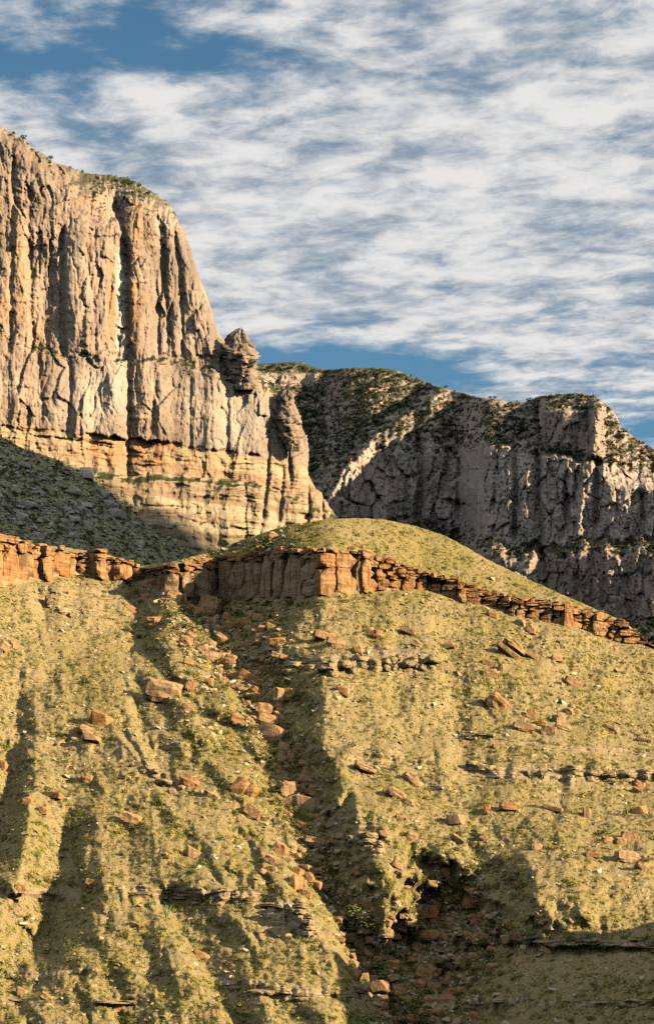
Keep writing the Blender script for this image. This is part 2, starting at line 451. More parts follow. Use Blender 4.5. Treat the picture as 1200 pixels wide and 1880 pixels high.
# the hollow between the ravine and the nose at the lower right
hx, hy = PX + .9 * warp, rows + .7 * warp
hx, hy = hx + 22 * fbm(PX / 70, rows / 60, 3, .55, 36), hy + 26 * fbm(PX / 60, rows / 70, 3, .55, 37)
hol = .086 * np.exp(-np.abs((hx - 800 + .25 * (hy - 1690)) / np.where(hx < 800, 100, 135)) ** 2.0 - np.abs((hy - 1715) / np.where(hy < 1715, 118, 220)) ** 2.0)
G = np.maximum(G, hol) + .25 * np.minimum(G, hol)
nose = -.030 * np.exp(-((hx - 1010) / 90) ** 2 - ((hy - 1625) / 80) ** 2)
H = gully([(1215, 832), (1300, 836), (1380, 846), (1440, 855), (1490, 868), (1530, 905), (1570, 935)], [(1200, 0), (1240, .007), (1400, .013), (1500, .016), (1560, .006), (1590, 0)],
          [(1200, 26), (1400, 34), (1550, 40)], [(1200, 34), (1400, 60), (1530, 90)], 1.0, .35)
H = H + gully([(1230, 720), (1300, 733), (1370, 742), (1420, 762), (1480, 830), (1540, 900)], [(1220, 0), (1270, .008), (1400, .013), (1480, .008), (1530, 0)],
          [(1200, 30), (1500, 40)], [(1200, 50), (1500, 60)], 1.0, .9)
H = H + gully([(1240, 640), (1300, 650), (1400, 668)], [(1230, 0), (1280, .006), (1380, .004), (1420, 0)], [(1200, 30), (1500, 30)], [(1200, 36), (1500, 36)], 1.0, .9)
H = H + gully([(1370, 140), (1450, 120), (1560, 118), (1650, 98), (1740, 62), (1800, 25), (1990, -60)], [(1390, 0), (1480, .008), (1580, .024), (1720, .030), (1800, .012), (1850, .004)],
          [(1400, 50), (1560, 75), (1750, 90)], [(1400, 50), (1560, 85), (1750, 110)], 1.1, .5)
H = H + gully([(1600, 286), (1650, 306), (1700, 332), (1760, 366), (1800, 390), (1880, 432), (1990, 480)], [(1615, 0), (1650, .016), (1730, .020), (1800, .012), (1880, .012)],
          [(1600, 30), (1700, 34), (1900, 26)], [(1600, 120), (1700, 120), (1900, 60)], 1.1, .35)
H = H + gully([(1262, 246), (1330, 258), (1390, 282), (1440, 305), (1520, 355)], [(1255, 0), (1290, .012), (1400, .010), (1460, .005), (1530, 0)],
          [(1250, 16), (1500, 20)], [(1250, 60), (1500, 70)], 1.0, .3)
H = H + gully([(1480, 296), (1520, 300), (1570, 330), (1620, 350)], [(1470, 0), (1510, .008), (1570, .006), (1620, 0)], [(1470, 20), (1620, 30)], [(1470, 60), (1620, 70)], 1.0, .4)
H = H + gully([(1240, 40), (1320, 30), (1450, 14), (1560, -6), (1700, -40)], [(1200, 0), (1300, .012), (1450, .022), (1600, .016), (1750, 0)], [(1240, 55), (1700, 60)], [(1240, 26), (1450, 50), (1700, 50)], 1.0, .4)
H = H + gully([(1050, 66), (1090, 72), (1140, 82), (1200, 95)], [(1060, 0), (1085, .008), (1140, .008), (1190, 0)], [(1050, 16), (1200, 26)], [(1050, 26), (1200, 30)], 1.0, .3)
# rills
xrav = np.interp(rows, [1100, 1200, 1330, 1470, 1600, 1760, 1900], [395, 440, 512, 578, 606, 655, 745])
lean = np.where(PX < xrav, -.62, .12) * (rows - 1100)
ril = np.abs(noise2((PX + lean + 1.6 * warp) / 84, rows / 330, 31))
H = H + np.where(PX < xrav, .0105, .0065) * (1 - np.clip(ril * 2.0, 0, 1)) * sstep(rows, 1080, 1200) * (0.4 + 0.6 * np.clip(fbm(PX / 200, rows / 200, 2, .5, 32) + .5, 0, 1))
rows = rows_keep
top_fade = np.where(sec == 3, 1 - 0.5 * sstep(ledge_t[None] - rows, 0, 110), 1.0)
bend = np.where(PX > 600, 0.00016 * (PX - 600), 0) * (1 - sstep(rows, 1250, 1700))
bend = bend + np.where(PX < 240, 0.00030 * np.clip(PX, -400, 240), 0.072 * (1 - sstep(PX, 240, 330))) * (1 - sstep(rows, 1080, 1350))
L = L + (G + (1.15 - .55 * sstep(PX, 400, 620)) * H) * top_fade + bend + nose
# the nose at the right: undercut below the thin ledge
L = L + 0.010 * sstep(rows - .55 * warp - .045 * (PX - 790) - 5 * noise2(PX / 45, 0 * PX, 149), 1722, 1734) * sstep(PX, 800, 900)
L = L + (.02 - .00024 * np.clip(PX - 830, 0, 420)) * sstep(rows - .5 * warp, 1740, 1795) * sstep(PX, 760, 860)
L = L + 0.05 * sstep(PX, 1180, 1420) * sstep(rows, 1450, 1650)
# lumps
rough = (0.0050 * fbm(PX / 95, rows / 75, 2, .5, 51) + 0.0013 * fbm((PX + warp) / 30, rows / 22, 2, .5, 52) + 0.0011 * fbm(PX / 11, rows / 9, 3, .6, 53))
L = L - rough * np.where(sec == 2, 0.3, 1) * np.where(sec == 3, 0.55 * (1 - k3 ** 2), 1) * (1 - 0.4 * steep)
L = L - 0.0016 * rockm * noise2(zl * 2.6 + .1 * warp, PX / 60, 58) - 0.0020 * rockm * noise2(PX / 13, rows / 26, 59)
k2 = np.concatenate([np.zeros(N1), np.linspace(0, 1, N2), np.zeros(N3)])[:, None]
L = L + np.where(sec == 2, .006 * np.sin(np.pi * k2), 0) * (1 + 1.5 * np.exp(-((PX - 335) / 40) ** 2))
Yh = np.exp(L)
HILL_L1 = L[:N1]
P = place(PX, rows, Yh)
# the far side of the crest
Pb = []
last = P[-1]
for k in range(1, N4 + 1):
    s_ = k / N4
    d_ = 320.0 * s_ ** 1.4 + 2 * s_
    Pb.append(last + np.stack([0 * d_ * hp, np.full(hp.shape, d_), -0.10 * d_ - 0.55 * d_ * s_ + 0 * hp], -1))
bare = np.clip(0.9 * fbm(PX / 70, rows / 110, 3, .55, 61), 0, 1)
for (bx, by, sx, sy, a) in [(270, 1340, 35, 70, .8), (110, 1105, 80, 40, .9), (620, 1290, 90, 60, .7), (790, 1290, 60, 90, .8), (330, 1480, 60, 60, .5), (860, 1560, 60, 30, .3), (700, 1330, 60, 50, .6),
                            (620, 1520, 40, 60, .6), (900, 1700, 90, 70, .6), (680, 1650, 40, 60, .5), (450, 1700, 90, 50, .4), (30, 1340, 20, 60, .6), (60, 1180, 60, 40, .5), (560, 1140, 60, 25, .4)]:
    bare = np.maximum(bare, a * np.exp(-((PX - bx) / sx) ** 2 - ((rows - by) / sy) ** 2) * (0.7 + 0.5 * noise2(PX / 20, rows / 20, 62)))
green = np.where(sec == 3, 0.35, 0.0) + 0 * PX
green = np.maximum(green, 0.9 * np.exp(-((PX - 420) / 70) ** 2 - ((rows - 1150) / 60) ** 2))
green = np.maximum(green, 0.7 * np.exp(-((PX - 470) / 90) ** 2 - ((rows - 1300) / 140) ** 2))
green = np.maximum(green, 0.6 * np.exp(-((PX - 740) / 90) ** 2 - ((rows - 1660) / 70) ** 2))
def pad(a):
    return np.concatenate([a, np.repeat(a[-1:], N4, 0)])
rockm = np.where(sec == 2, 1.0, rockm)
hill = grid_object('hillside', np.concatenate([P, np.stack(Pb)]), M['soil'], {'bare': pad(bare), 'green': pad(green), 'rock': pad(rockm)})
tag(hill, 'sunlit scrubby hillside cut by gullies below the sandstone ledges', 'hillside', kind='structure')

def hill_depth(px, py):
    """distance of the slope (below the ledges or on the dome) at a picture position"""
    px, py = np.atleast_1d(np.asarray(px, float)), np.atleast_1d(np.asarray(py, float))
    ci = np.interp(px, hp, np.arange(len(hp)))
    c0 = np.clip(np.floor(ci).astype(int), 0, len(hp) - 2); fc = ci - c0
    def at(c):
        lb, lt, cr = ledge_b[c], ledge_t[c], crest[c]
        v1 = np.clip((PY0 - py) / (PY0 - lb), 0, 1) * (N1 - 1)
        v3 = N1 + N2 - 1 + np.clip((lt - py) / np.maximum(lt - cr, .5), 0, 1) * N3
        v2 = N1 - 1 + np.clip((lb - py) / np.maximum(lb - lt, .5), 0, 1) * N2
        v = np.where(py >= lb, v1, np.where(py >= lt, v2, v3))
        r0 = np.clip(np.floor(v).astype(int), 0, L.shape[0] - 2); fr = v - r0
        return L[r0, c] * (1 - fr) + L[r0 + 1, c] * fr
    return np.exp(at(c0) * (1 - fc) + at(c0 + 1) * fc)

def field_at(Fld, px, py):
    ci = np.clip(np.interp(px, hp, np.arange(len(hp))).round().astype(int), 0, len(hp) - 1)
    v = np.where(py >= ledge_b[ci], np.clip((PY0 - py) / (PY0 - ledge_b[ci]), 0, 1) * (N1 - 1),
                 N1 + N2 - 1 + np.clip((ledge_t[ci] - py) / np.maximum(ledge_t[ci] - crest[ci], .5), 0, 1) * N3)
    return Fld[np.clip(v.round().astype(int), 0, Fld.shape[0] - 1), ci]

# ------------------------------------------------------------------ the great cliff
SIL = [(-420, 120), (-200, 165), (-80, 200), (0, 231), (22, 243), (45, 258), (62, 272), (100, 298), (130, 308), (160, 318), (205, 322), (235, 327), (262, 342), (290, 358), (312, 376),
       (326, 402), (340, 428), (352, 462), (364, 502), (378, 540), (390, 572), (397, 606), (401, 626), (412, 632), (445, 642), (466, 654), (471, 692), (488, 702), (496, 714), (505, 717), (522, 719), (537, 727),
       (544, 750), (550, 782), (563, 799), (567, 830), (565, 868), (566, 888), (588, 904), (602, 926), (606, 945), (622, 952), (636, 990), (650, 1040), (690, 1120)]
sx_, sy_ = zip(*SIL)
crow = np.arange(125.0, 1110.0, 1.7)
ccol = np.concatenate([np.linspace(-420, -22, 50), np.arange(-20, 692, 1.7)])
cpx, cpy = np.meshgrid(ccol, crow)
near_x, near_y, e = cpx.copy(), cpy.copy(), np.full(cpx.shape, 1e9)
for (x0, y0), (x1, y1) in zip(SIL[:-1], SIL[1:]):
    vx, vy = x1 - x0, y1 - y0
    t_ = np.clip(((cpx - x0) * vx + (cpy - y0) * vy) / (vx * vx + vy * vy), 0, 1)
    qx, qy = x0 + t_ * vx, y0 + t_ * vy
    d_ = np.hypot(cpx - qx, cpy - qy)
    m_ = d_ < e
    e = np.where(m_, d_, e); near_x = np.where(m_, qx, near_x); near_y = np.where(m_, qy, near_y)
inside = cpx < np.interp(cpy, sy_, sx_)
CLIFF_KEEP = inside | (e < 34)
beyond = np.where(inside, 0, e)
e = np.where(inside, e, 0)
rag = 2.0 * noise2(near_x / 9, near_y / 9, 71) + 1.3 * noise2(near_x / 3.5, near_y / 3.5, 72)
cpx0, cpy0 = cpx, cpy
cpx = np.where(inside, cpx, near_x); cpy = np.where(inside, cpy, near_y)
fade_r = np.clip(1 - e / 8, 0, 1)
cpx = cpx + rag * fade_r * .8; cpy = cpy - rag * fade_r * .8
PXM = 0.45                                                          # metres in one picture pixel at the cliff
wv = 16 * fbm(cpx / 90, cpy / 160, 3, .5, 80)
def ridged(x, y, seed):
    return 1 - 2 * np.abs(noise2(x, y, seed))
calm = np.clip(.55 + .9 * fbm(cpx / 110, cpy / 150, 2, .5, 79), .12, 1)
f = 8.0 * noise2((cpx + wv) / 80, cpy / 460, 81) + 3.0 * calm * ridged((cpx + 1.6 * wv) / 56, cpy / 180, 82)
f = f + 1.4 * calm * ridged((cpx + 1.3 * wv) / 21, cpy / 70, 83) + .8 * calm * ridged((cpx + .9 * wv) / 9, cpy / 26, 84) + .6 * fbm(cpx / 7, cpy / 9, 3, .6, 85) + 1.0 * fbm(cpx / 30, cpy / 34, 2, .5, 78)
blocky = np.clip(fbm(cpx / 60, cpy / 60, 2, .5, 86) + .2, 0, 1)
f = f + .9 * blocky * ridged(cpx / 16, cpy / 15, 87)
f = f - 2.2 * np.exp(-np.abs(noise2((cpx + .8 * wv) / 15, cpy / 240, 48)) / .035) - 1.2 * np.exp(-np.abs(noise2((cpx + .5 * wv) / 8, cpy / 110, 49)) / .05)
cv, cb = cells((cpx + 1.2 * wv) / 30, cpy / 95 + .5 * noise2(cpx / 50, 0 * cpx, 66), 67, .9)
f = f + 5.5 * (cv - .5) - 1.5 * np.exp(-cb / .03) * calm
cv, cb = cells((cpx + .8 * wv) / 15, cpy / 36 + .6 * noise2(cpx / 30, 0 * cpx, 66), 65, .9)
f = f + 2.4 * (cv - .5) * (.35 + calm) - 1.0 * np.exp(-cb / .05) * calm
cv2, cb2 = cells((cpx + .5 * wv) / 7.0, cpy / 11, 64, .9)
f = f + (1.1 * (cv2 - .5) - .4 * np.exp(-cb2 / .10)) * (.2 + .9 * calm)
hb = noise2(cpy / 16 + .5 * noise2(cpx / 40, cpy / 60, 43), cpx / 120, 44)                 # short horizontal breaks
f = f + 1.8 * sstep(hb, .05, .25) * np.clip(.3 + fbm(cpx / 70, cpy / 60, 2, .5, 45), 0, 1)
# bench that splits the wall, and the walls below it
BENCH = curve([(-420, 590), (0, 612), (60, 640), (110, 655), (180, 655), (235, 664), (290, 664), (330, 668), (400, 688), (470, 700), (620, 730)])
yb = BENCH(cpx) + 9 * noise2(cpx / 34, 0 * cpx, 88) + 6 * noise2(cpx / 11, 0 * cpx, 77)
lower = sstep(cpy, yb - 9, yb + 5)
f = f + (10.0 + 9 * noise2(cpx / 38, 0 * cpx, 76)) * lower
f = f * np.where(cpy > yb, 0.75, 1.0)
BASE1 = curve([(-420, 770), (0, 778), (120, 790), (200, 800), (320, 812), (400, 825), (560, 850), (640, 860)])
yb1 = BASE1(cpx) + 9 * noise2(cpx / 40, 0 * cpx, 89) + 5 * noise2(cpx / 12, 0 * cpx, 75)
under = sstep(cpy, yb1 - 2, yb1 + 5)
f = f * (1 - 0.55 * under)
zbed = (cpy - 0.09 * cpx)
bedw = np.clip(.5 + .9 * fbm(cpx / 60, cpy / 40, 2, .5, 70), .1, 1)
zbed = zbed + 5 * fbm(cpx / 40, cpy / 60, 2, .5, 69)
f = f + under * (bedw * 4.0 * sstep(noise2(zbed / 15, cpx / 150, 90), -.1, .1) + bedw * 2.2 * sstep(noise2(zbed / 6.5, cpx / 90, 91), -.1, .1) + 2.0 * ridged(cpx / 26, cpy / 34, 92) + .8 * ridged(cpx / 12, cpy / 14, 68))
f = f - 8.5 * under * np.exp(-((cpx - 225) / 80) ** 2) * (1 - sstep(cpy, yb1 + 40, yb1 + 90)) - 5.0 * under * (1 - sstep(cpy, yb1 + 8, yb1 + 30)) * np.clip(fbm(cpx / 50, 0 * cpx, 2, .5, 63) * 1.6, 0, 1)
YB2 = curve([(-420, 860), (150, 868), (240, 884), (330, 886), (420, 890), (480, 896), (560, 930), (640, 960)])
yb2 = YB2(cpx) + 7 * noise2(cpx / 38, 0 * cpx, 93) + 4 * noise2(cpx / 12, 0 * cpx, 74)
f = f + (9.0 + 6 * noise2(cpx / 50, 0 * cpx, 73)) * sstep(cpy, yb2 - 12, yb2 + 3)
f = f + 7.0 * sstep(cpy, yb2 + 48, yb2 + 64)
# the main joints
JOINTS = [([(372, 214), (440, 226), (520, 234), (640, 238), (760, 236), (880, 236)], 6, 10, 8), ([(420, 112), (520, 113), (600, 114), (650, 116)], 6, 10, 5), ([(340, 55), (480, 58), (560, 60), (640, 62)], 5, 7, 5),
          ([(395, 287), (470, 300), (560, 306), (640, 312)], 6, 9, 5), ([(430, 320), (520, 330), (600, 334), (650, 336)], 5, 8, 5), ([(500, 286), (580, 292), (650, 290)], 6, 6, 5),
          ([(660, 131), (720, 130), (800, 128)], 4, 5, 4), ([(670, 282), (740, 280), (800, 284)], 6, 6, 5), ([(690, 352), (760, 350), (830, 352)], 6, 6, 5), ([(700, 418), (780, 416), (840, 420)], 5, 4, 5),
          ([(712, 497), (760, 497), (830, 492), (900, 486), (990, 478)], 4, 7, 5), ([(740, 530), (820, 531), (880, 532)], 4, 8, 4), ([(880, 566), (960, 566)], 3, 6, 3), ([(890, 592), (960, 596)], 3, 8, 3),
          ([(250, 20), (400, 24), (560, 22), (640, 20)], 5, 5, 4), ([(450, 160), (560, 172), (640, 176)], 5, 4, 4), ([(860, 520), (960, 512)], 4, 6, 4), ([(620, 70), (700, 72), (780, 76)], 5, 4, 4)]
for pts, wd, dep, wb in JOINTS:
    ys, xs = zip(*pts)
    xg = np.interp(cpy, ys, xs) + 0.25 * wv + wb * 0.4 * noise2(cpy / 14, 0 * cpy, 94)
    a = sstep(cpy, ys[0] - 14, ys[0] + 12) * (1 - sstep(cpy, ys[-1] - 12, ys[-1] + 14))
    f = f - dep * a * np.exp(-np.abs((cpx - xg) / wd) ** 1.4)
# slab recess left of the great joint; big rounded pillar beside it; the buttress to the right
f = f - 11 * np.exp(-((cpx - 218) / 17) ** 4) * sstep(cpy, 420, 470) * (1 - sstep(cpy, 640, 720))
f = f + 10 * np.exp(-((cpx - 165) / 42) ** 2) * sstep(cpy, 360, 450) * (1 - sstep(cpy, 640, 668))
f = f + 9 * np.exp(-((cpx - 262) / 26) ** 2) * sstep(cpy, 330, 400)* (1 - sstep(cpy, 760, 800))
f = f - 9 * np.exp(-((cpx - 88) / 26) ** 2) * sstep(cpy, 440, 500) * (1 - sstep(cpy, 620, 650))
f = f - 14 * np.exp(-((cpx - 212) / 22) ** 2 - ((cpy - 378) / 32) ** 2)
# rounded shoulder
R_ = 26 + 46 * np.exp(-((cpx - 210) / 120) ** 2 - ((cpy - 340) / 70) ** 2) + 8 * noise2(cpx / 30, cpy / 30, 95)
ee = np.clip(1 - e / R_, 0, 1)
turn = R_ * 1.25 * PXM * (1 - np.sqrt(np.maximum(1 - ee * ee, 0)))
Yc = 1800 + 0.30 * PXM * cpx + 0.00030 * PXM * np.maximum(cpx, 0) ** 2 - 0.12 * PXM * (cpy - 640) - f * .78 + turn + beyond * 1.6
# gentle lean of the left part
Pc = place(cpx, cpy, Yc)
Pc_all = Pc
def padc(a):
    return a
vegc = np.clip(0.25 + np.exp(-((cpx - 205) / 90) ** 2 - ((cpy - 360) / 50) ** 2) + np.exp(-((cpy - yb) / 22) ** 2) + .9 * np.exp(-((cpy - yb2) / 14) ** 2), 0, 1)
rust = np.clip(under * (1 - sstep(cpy, yb1 + 30, yb1 + 70)) * (0.8 * np.exp(-((cpx - 250) / 130) ** 2)) + .25 * under * (1 - sstep(cpy, yb2 - 10, yb2)), 0, 1)
for (bx, by, sx, sy, a) in [(18, 560, 22, 70, .55), (205, 560, 12, 80, .7), (250, 560, 16, 90, .5), (150, 810, 30, 12, .5)]:
    rust = np.maximum(rust, a * np.exp(-((cpx - bx) / sx) ** 2 - ((cpy - by) / sy) ** 2))
palec = 0.9 * np.exp(-((cpx - 221) / 9) ** 4) * sstep(cpy, 440, 480) * (1 - sstep(cpy, 650, 720))
palec = np.maximum(palec, .55 * np.exp(-((cpx - 190) / 60) ** 2 - ((cpy - 720) / 50) ** 2))
palec = np.maximum(palec, .45 * np.exp(-((cpx - 450) / 60) ** 2 - ((cpy - 760) / 60) ** 2))
cliff = grid_object('limestone_cliff', Pc_all, M['cliff'], {'band': padc(under * .9), 'veg': padc(vegc), 'rust': padc(rust), 'pale': padc(palec)}, smooth=True, keep=CLIFF_KEEP)
tag(cliff, 'towering pale limestone cliff with vertical joints filling the upper left', 'cliff', kind='structure')

def cliff_point(px, py):
    i = int(np.argmin(np.abs(crow - py))); j = int(np.argmin(np.abs(ccol - px)))
    return Pc[i, j]

# ------------------------------------------------------------------ the farther ridge
SKYL = smooth_curve([(300, 690), (440, 672), (480, 668), (520, 665), (556, 665), (582, 677), (612, 678), (640, 675), (700, 675), (728, 680), (765, 694), (800, 708), (830, 717), (880, 729), (930, 736), (962, 738),
                     (990, 727), (1020, 723), (1070, 722), (1092, 729), (1118, 748), (1130, 762), (1140, 786), (1160, 800), (1180, 812), (1200, 826), (1300, 880), (1450, 930), (1700, 1010)], 3)
RIM = smooth_curve([(300, 960), (560, 960), (596, 930), (606, 905), (625, 868), (660, 835), (695, 806), (730, 806), (760, 822), (790, 812), (830, 838), (860, 826), (900, 818), (940, 822), (985, 826), (1020, 838), (1060, 846),
                    (1100, 852), (1140, 862), (1200, 868), (1300, 900), (1450, 960), (1700, 1040)], 6)
FOOT = smooth_curve([(300, 1000), (600, 960), (660, 955), (760, 952), (840, 975), (900, 988), (960, 1000), (1020, 1000), (1080, 990), (1120, 985), (1200, 985), (1450, 1040), (1700, 1100)], 10)
rp = np.concatenate([np.arange(330, 1221, 2.0), np.linspace(1224, 1700, 90)])
rfr = np.linspace(0, 1, 330)
sk = SKYL(rp) + 1.3 * noise2(rp / 8, 0 * rp, 101) + .8 * noise2(rp / 3.1, 0 * rp, 102)
RB = 1290.0
rrow = RB + (sk - RB)[None] * rfr[:, None]
RX = np.broadcast_to(rp[None], rrow.shape)
wr_ = 14 * fbm(RX / 80, rrow / 120, 3, .5, 110)
rim, foot = RIM(rp)[None] + 13 * noise2(RX / 30, rrow * 0, 111) + 8 * noise2(RX / 11, rrow * 0, 109), FOOT(rp)[None] + 16 * noise2(RX / 40, rrow * 0, 112) + 7 * noise2(RX / 13, rrow * 0, 108)
T = (HY - rrow) / F
incl = sstep(rrow, rim - 3, rim + 3) * (1 - sstep(rrow, foot - 5, foot + 5))          # 1 on the wall
low = sstep(rrow, foot + 22, foot + 34) * (1 - sstep(rrow, 1128 + 0 * foot, 1145 + 0 * foot))       # lower tier of walls
low = low * sstep(RX, 840, 900)
wall = np.maximum(incl, low)
# small bluff under the right-hand summit, far bluff at the left skyline
bl = sstep(RX, 988, 1000) * (1 - sstep(RX, 1100, 1112)) * sstep(rrow, 748, 758) * (1 - sstep(rrow, 806 + .3 * (RX - 1000), 822 + .3 * (RX - 1000)))
bl2 = (1 - sstep(RX, 575, 600)) * sstep(rrow, 684, 688) * (1 - sstep(rrow, 700, 712))
wall = np.maximum(wall, np.maximum(bl, .9 * bl2))
tan_s = 0.62 + 0.04 * noise2(RX / 150, rrow / 100, 113)
terr = noise2((rrow + .22 * RX + .6 * wr_) / 9.0, RX / 240, 114)
dT = np.diff(T, axis=0, prepend=T[:1])
rim_s, foot_s = RIM(rp)[None], FOOT(rp)[None]
wall_s = np.maximum(sstep(rrow, rim_s - 9, rim_s + 9) * (1 - sstep(rrow, foot_s - 9, foot_s + 9)), np.maximum(.9 * bl2, bl))
wall_s = np.maximum(wall_s, sstep(rrow, foot_s + 18, foot_s + 38) * (1 - sstep(rrow, 1128, 1145)) * sstep(RX, 840, 900))
dL0 = dT / (tan_s - T)
L2 = math.log(2330.0) + np.cumsum(dL0 * (1 - .94 * wall_s), axis=0)
L2 = L2 + leaky(dL0 * ((1 - .94 * wall) * np.maximum(1 + .8 * terr * (1 - wall), .1) - (1 - .94 * wall_s)), .955)
# the nearer shoulder against the hollow behind it
FOLD = [(560, 915), (600, 872), (640, 840), (690, 800), (740, 765), (800, 722), (820, 700)]
fx = np.interp(rrow, [p_[1] for p_ in FOLD][::-1], [p_[0] for p_ in FOLD][::-1])
beh = 1 - sstep(RX + 12 * noise2(rrow / 30, 0 * rrow, 115), fx - 34, fx + 4)
L2 = L2 + 0.115 * beh
L2 = L2 + 0.00035 * np.clip(760 - RX, -60, 400) * -1 * .5
L2 = L2 - 0.00010 * np.clip(RX - 760, 0, 500) + 0.0004 * np.clip(RX - 1108, 0, 300) * sstep(rrow, 700, 730) * (1 - sstep(rrow, 860, 900))
g = 11 * noise2((RX + wr_) / 52, rrow / 330, 121) + 6 * ridged((RX + wr_) / 44, rrow / 260, 122) + 2.5 * ridged((RX + wr_) / 17, rrow / 80, 123)
cv, cb = cells((RX + .8 * wr_) / 18, rrow / 46, 127, .9)
cv2, cb2 = cells(RX / 7, rrow / 12, 128, .9)
g = g + 2.0 * ridged(RX / 7, rrow / 30, 124) + 9 * (cv - .5) - 4 * np.exp(-cb / .05) + 2.2 * (cv2 - .5) - .6 * np.exp(-cb2 / .1)
cv3, cb3 = cells((RX + 2 * rrow) / 13, (rrow + .25 * RX) / 6, 129)
g = g * np.clip(wall + .10, 0, 1) + 7 * (cv3 - .45) * (1 - wall) + 3.0 * fbm(RX / 9, rrow / 6, 3, .6, 125) * (1 - .6 * wall) + 5 * fbm(RX / 40, rrow / 26, 2, .5, 126) * (1 - wall)
for pts, wd, dep in [([(800, 770), (880, 772), (960, 768)], 7, 26), ([(830, 843), (900, 842), (960, 845)], 5, 12), ([(815, 944), (880, 944), (985, 944)], 6, 24), ([(830, 985), (900, 984), (980, 990), (1060, 992)], 7, 22),
                     ([(870, 1040), (930, 1038), (990, 1034)], 8, 16), ([(850, 1094), (900, 1094), (965, 1092)], 6, 18), ([(900, 1178), (970, 1180)], 7, 16), ([(735, 1077), (820, 1078)], 4, 14), ([(1010, 1000), (1080, 998), (1130, 996)], 8, 14),
                     ([(1020, 1110), (1120, 1104)], 6, 9), ([(1010, 1060), (1120, 1056)], 6, 8), ([(810, 716), (900, 720), (950, 722)], 6, 6), ([(840, 895), (960, 893)], 5, 7)]:
    ys, xs = zip(*pts)
    xg = np.interp(rrow, ys, xs) + .2 * wr_
    a = sstep(rrow, ys[0] - 14, ys[0] + 10) * (1 - sstep(rrow, ys[-1] - 10, ys[-1] + 16))
    g = g - .85 * dep * a * np.exp(-np.abs((RX - xg) / wd) ** 1.4)
g = g + 16 * np.exp(-((RX - 1092) / 11) ** 2) * sstep(rrow, 728, 740) * (1 - sstep(rrow, 828, 842))
L2 = L2 - g / 2400.0
top_e = np.clip(1 - (rrow - sk[None]) / 14.0, 0, 1)
L2 = L2 + 0.012 * top_e ** 2
Pr = place(RX, rrow, np.exp(L2))
Pr = np.concatenate([Pr, np.stack([Pr[-1] + np.array([0, 60.0 * k, -14.0 * k * k])[None] for k in range(1, 6)])])
def padr(a):
    return np.concatenate([np.broadcast_to(a, rrow.shape), np.repeat(np.broadcast_to(a, rrow.shape)[-1:], 5, 0)])
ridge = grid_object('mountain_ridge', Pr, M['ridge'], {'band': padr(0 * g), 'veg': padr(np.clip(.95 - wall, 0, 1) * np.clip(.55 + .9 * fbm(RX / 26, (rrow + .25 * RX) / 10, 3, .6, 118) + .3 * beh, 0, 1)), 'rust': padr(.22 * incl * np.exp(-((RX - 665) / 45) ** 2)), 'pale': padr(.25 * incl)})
tag(ridge, 'distant shaded limestone mountain ridge with scrub covered top', 'mountain', kind='structure')
RIDGE_L, RIDGE_WALL = L2, wall

# ------------------------------------------------------------------ talus below the great cliff
TAL = smooth_curve([(-420, 690), (-100, 760), (0, 800), (40, 822), (100, 842), (150, 858), (200, 884), (240, 912), (290, 940), (330, 962), (370, 978), (420, 994), (480, 1002), (700, 1020)], 8)
tp = np.concatenate([np.linspace(-420, -22, 50), np.arange(-20, 560, 2.2)])
tfr = np.linspace(0, 1, 190)
tr = TAL(tp)[None] + (1190.0 - TAL(tp))[None] * tfr[:, None]
TX = np.broadcast_to(tp[None], tr.shape)
T = (HY - tr) / F
dT = np.diff(T, axis=0, prepend=T[:1])
Lt = math.log(1750.0) + 0.00020 * np.clip(TX, -400, 600) + np.cumsum(dT / (0.66 - T), axis=0)
Lt = Lt - (5 * fbm(TX / 70, tr / 60, 3, .5, 131) + 1.6 * fbm(TX / 14, tr / 10, 3, .6, 132)) / 1700.0 * sstep(tfr[:, None], 0, .1)
def mat_talus():
    m, n = material('talus_soil')
    a, b = n.noise(n.pos, 0.05, 5, 0.6), n.noise(n.pos, 0.4, 5, 0.65)
    c = n.ramp(b, [(0.34, (0.15, 0.155, 0.075)), (0.5, (0.28, 0.27, 0.14)), (0.66, (0.44, 0.40, 0.27))])
    c = n.mix(n.maprange(a, 0.45, 0.65, 0, .7), c, (0.26, 0.27, 0.12))
    n.put(n.b.inputs['Base Color'], c)
    bump(n, b, 1.2, 0.8)
    return m
M['talus'] = mat_talus()
Pt = place(TX, tr, np.exp(Lt))
Pt = np.concatenate([Pt, np.stack([Pt[-1] + np.array([0, -30.0 * k, -22.0 * k])[None] for k in range(1, 12)])])
tal = grid_object('talus_slope', Pt, M['talus'], smooth=True, flip=True)
tag(tal, 'shaded green talus slope strewn with pale boulders under the cliff', 'slope', kind='structure')
def talus_depth(px, py):
    ci = np.clip(np.interp(px, tp, np.arange(len(tp))).round().astype(int), 0, len(tp) - 1)
    t0 = TAL(tp)[ci]
    v = np.clip((py - t0) / (1190.0 - t0), 0, 1) * (len(tfr) - 1)
    return np.exp(Lt[np.clip(v.round().astype(int), 0, len(tfr) - 1), ci])

# ------------------------------------------------------------------ ground, and ridges added out of view at the right to throw shade
gx = np.linspace(-9000, 9000, 61)
GXm, GYm = np.meshgrid(gx, np.linspace(-4000, 14000, 61))
ground = grid_object('ground', np.stack([GXm, GYm, -6 + 0 * GXm], -1), M['soil'], {'bare': .2 + 0 * GXm, 'green': 0 * GXm, 'rock': 0 * GXm})
tag(ground, 'open desert floor in front of and beyond the hills', 'ground', kind='structure')


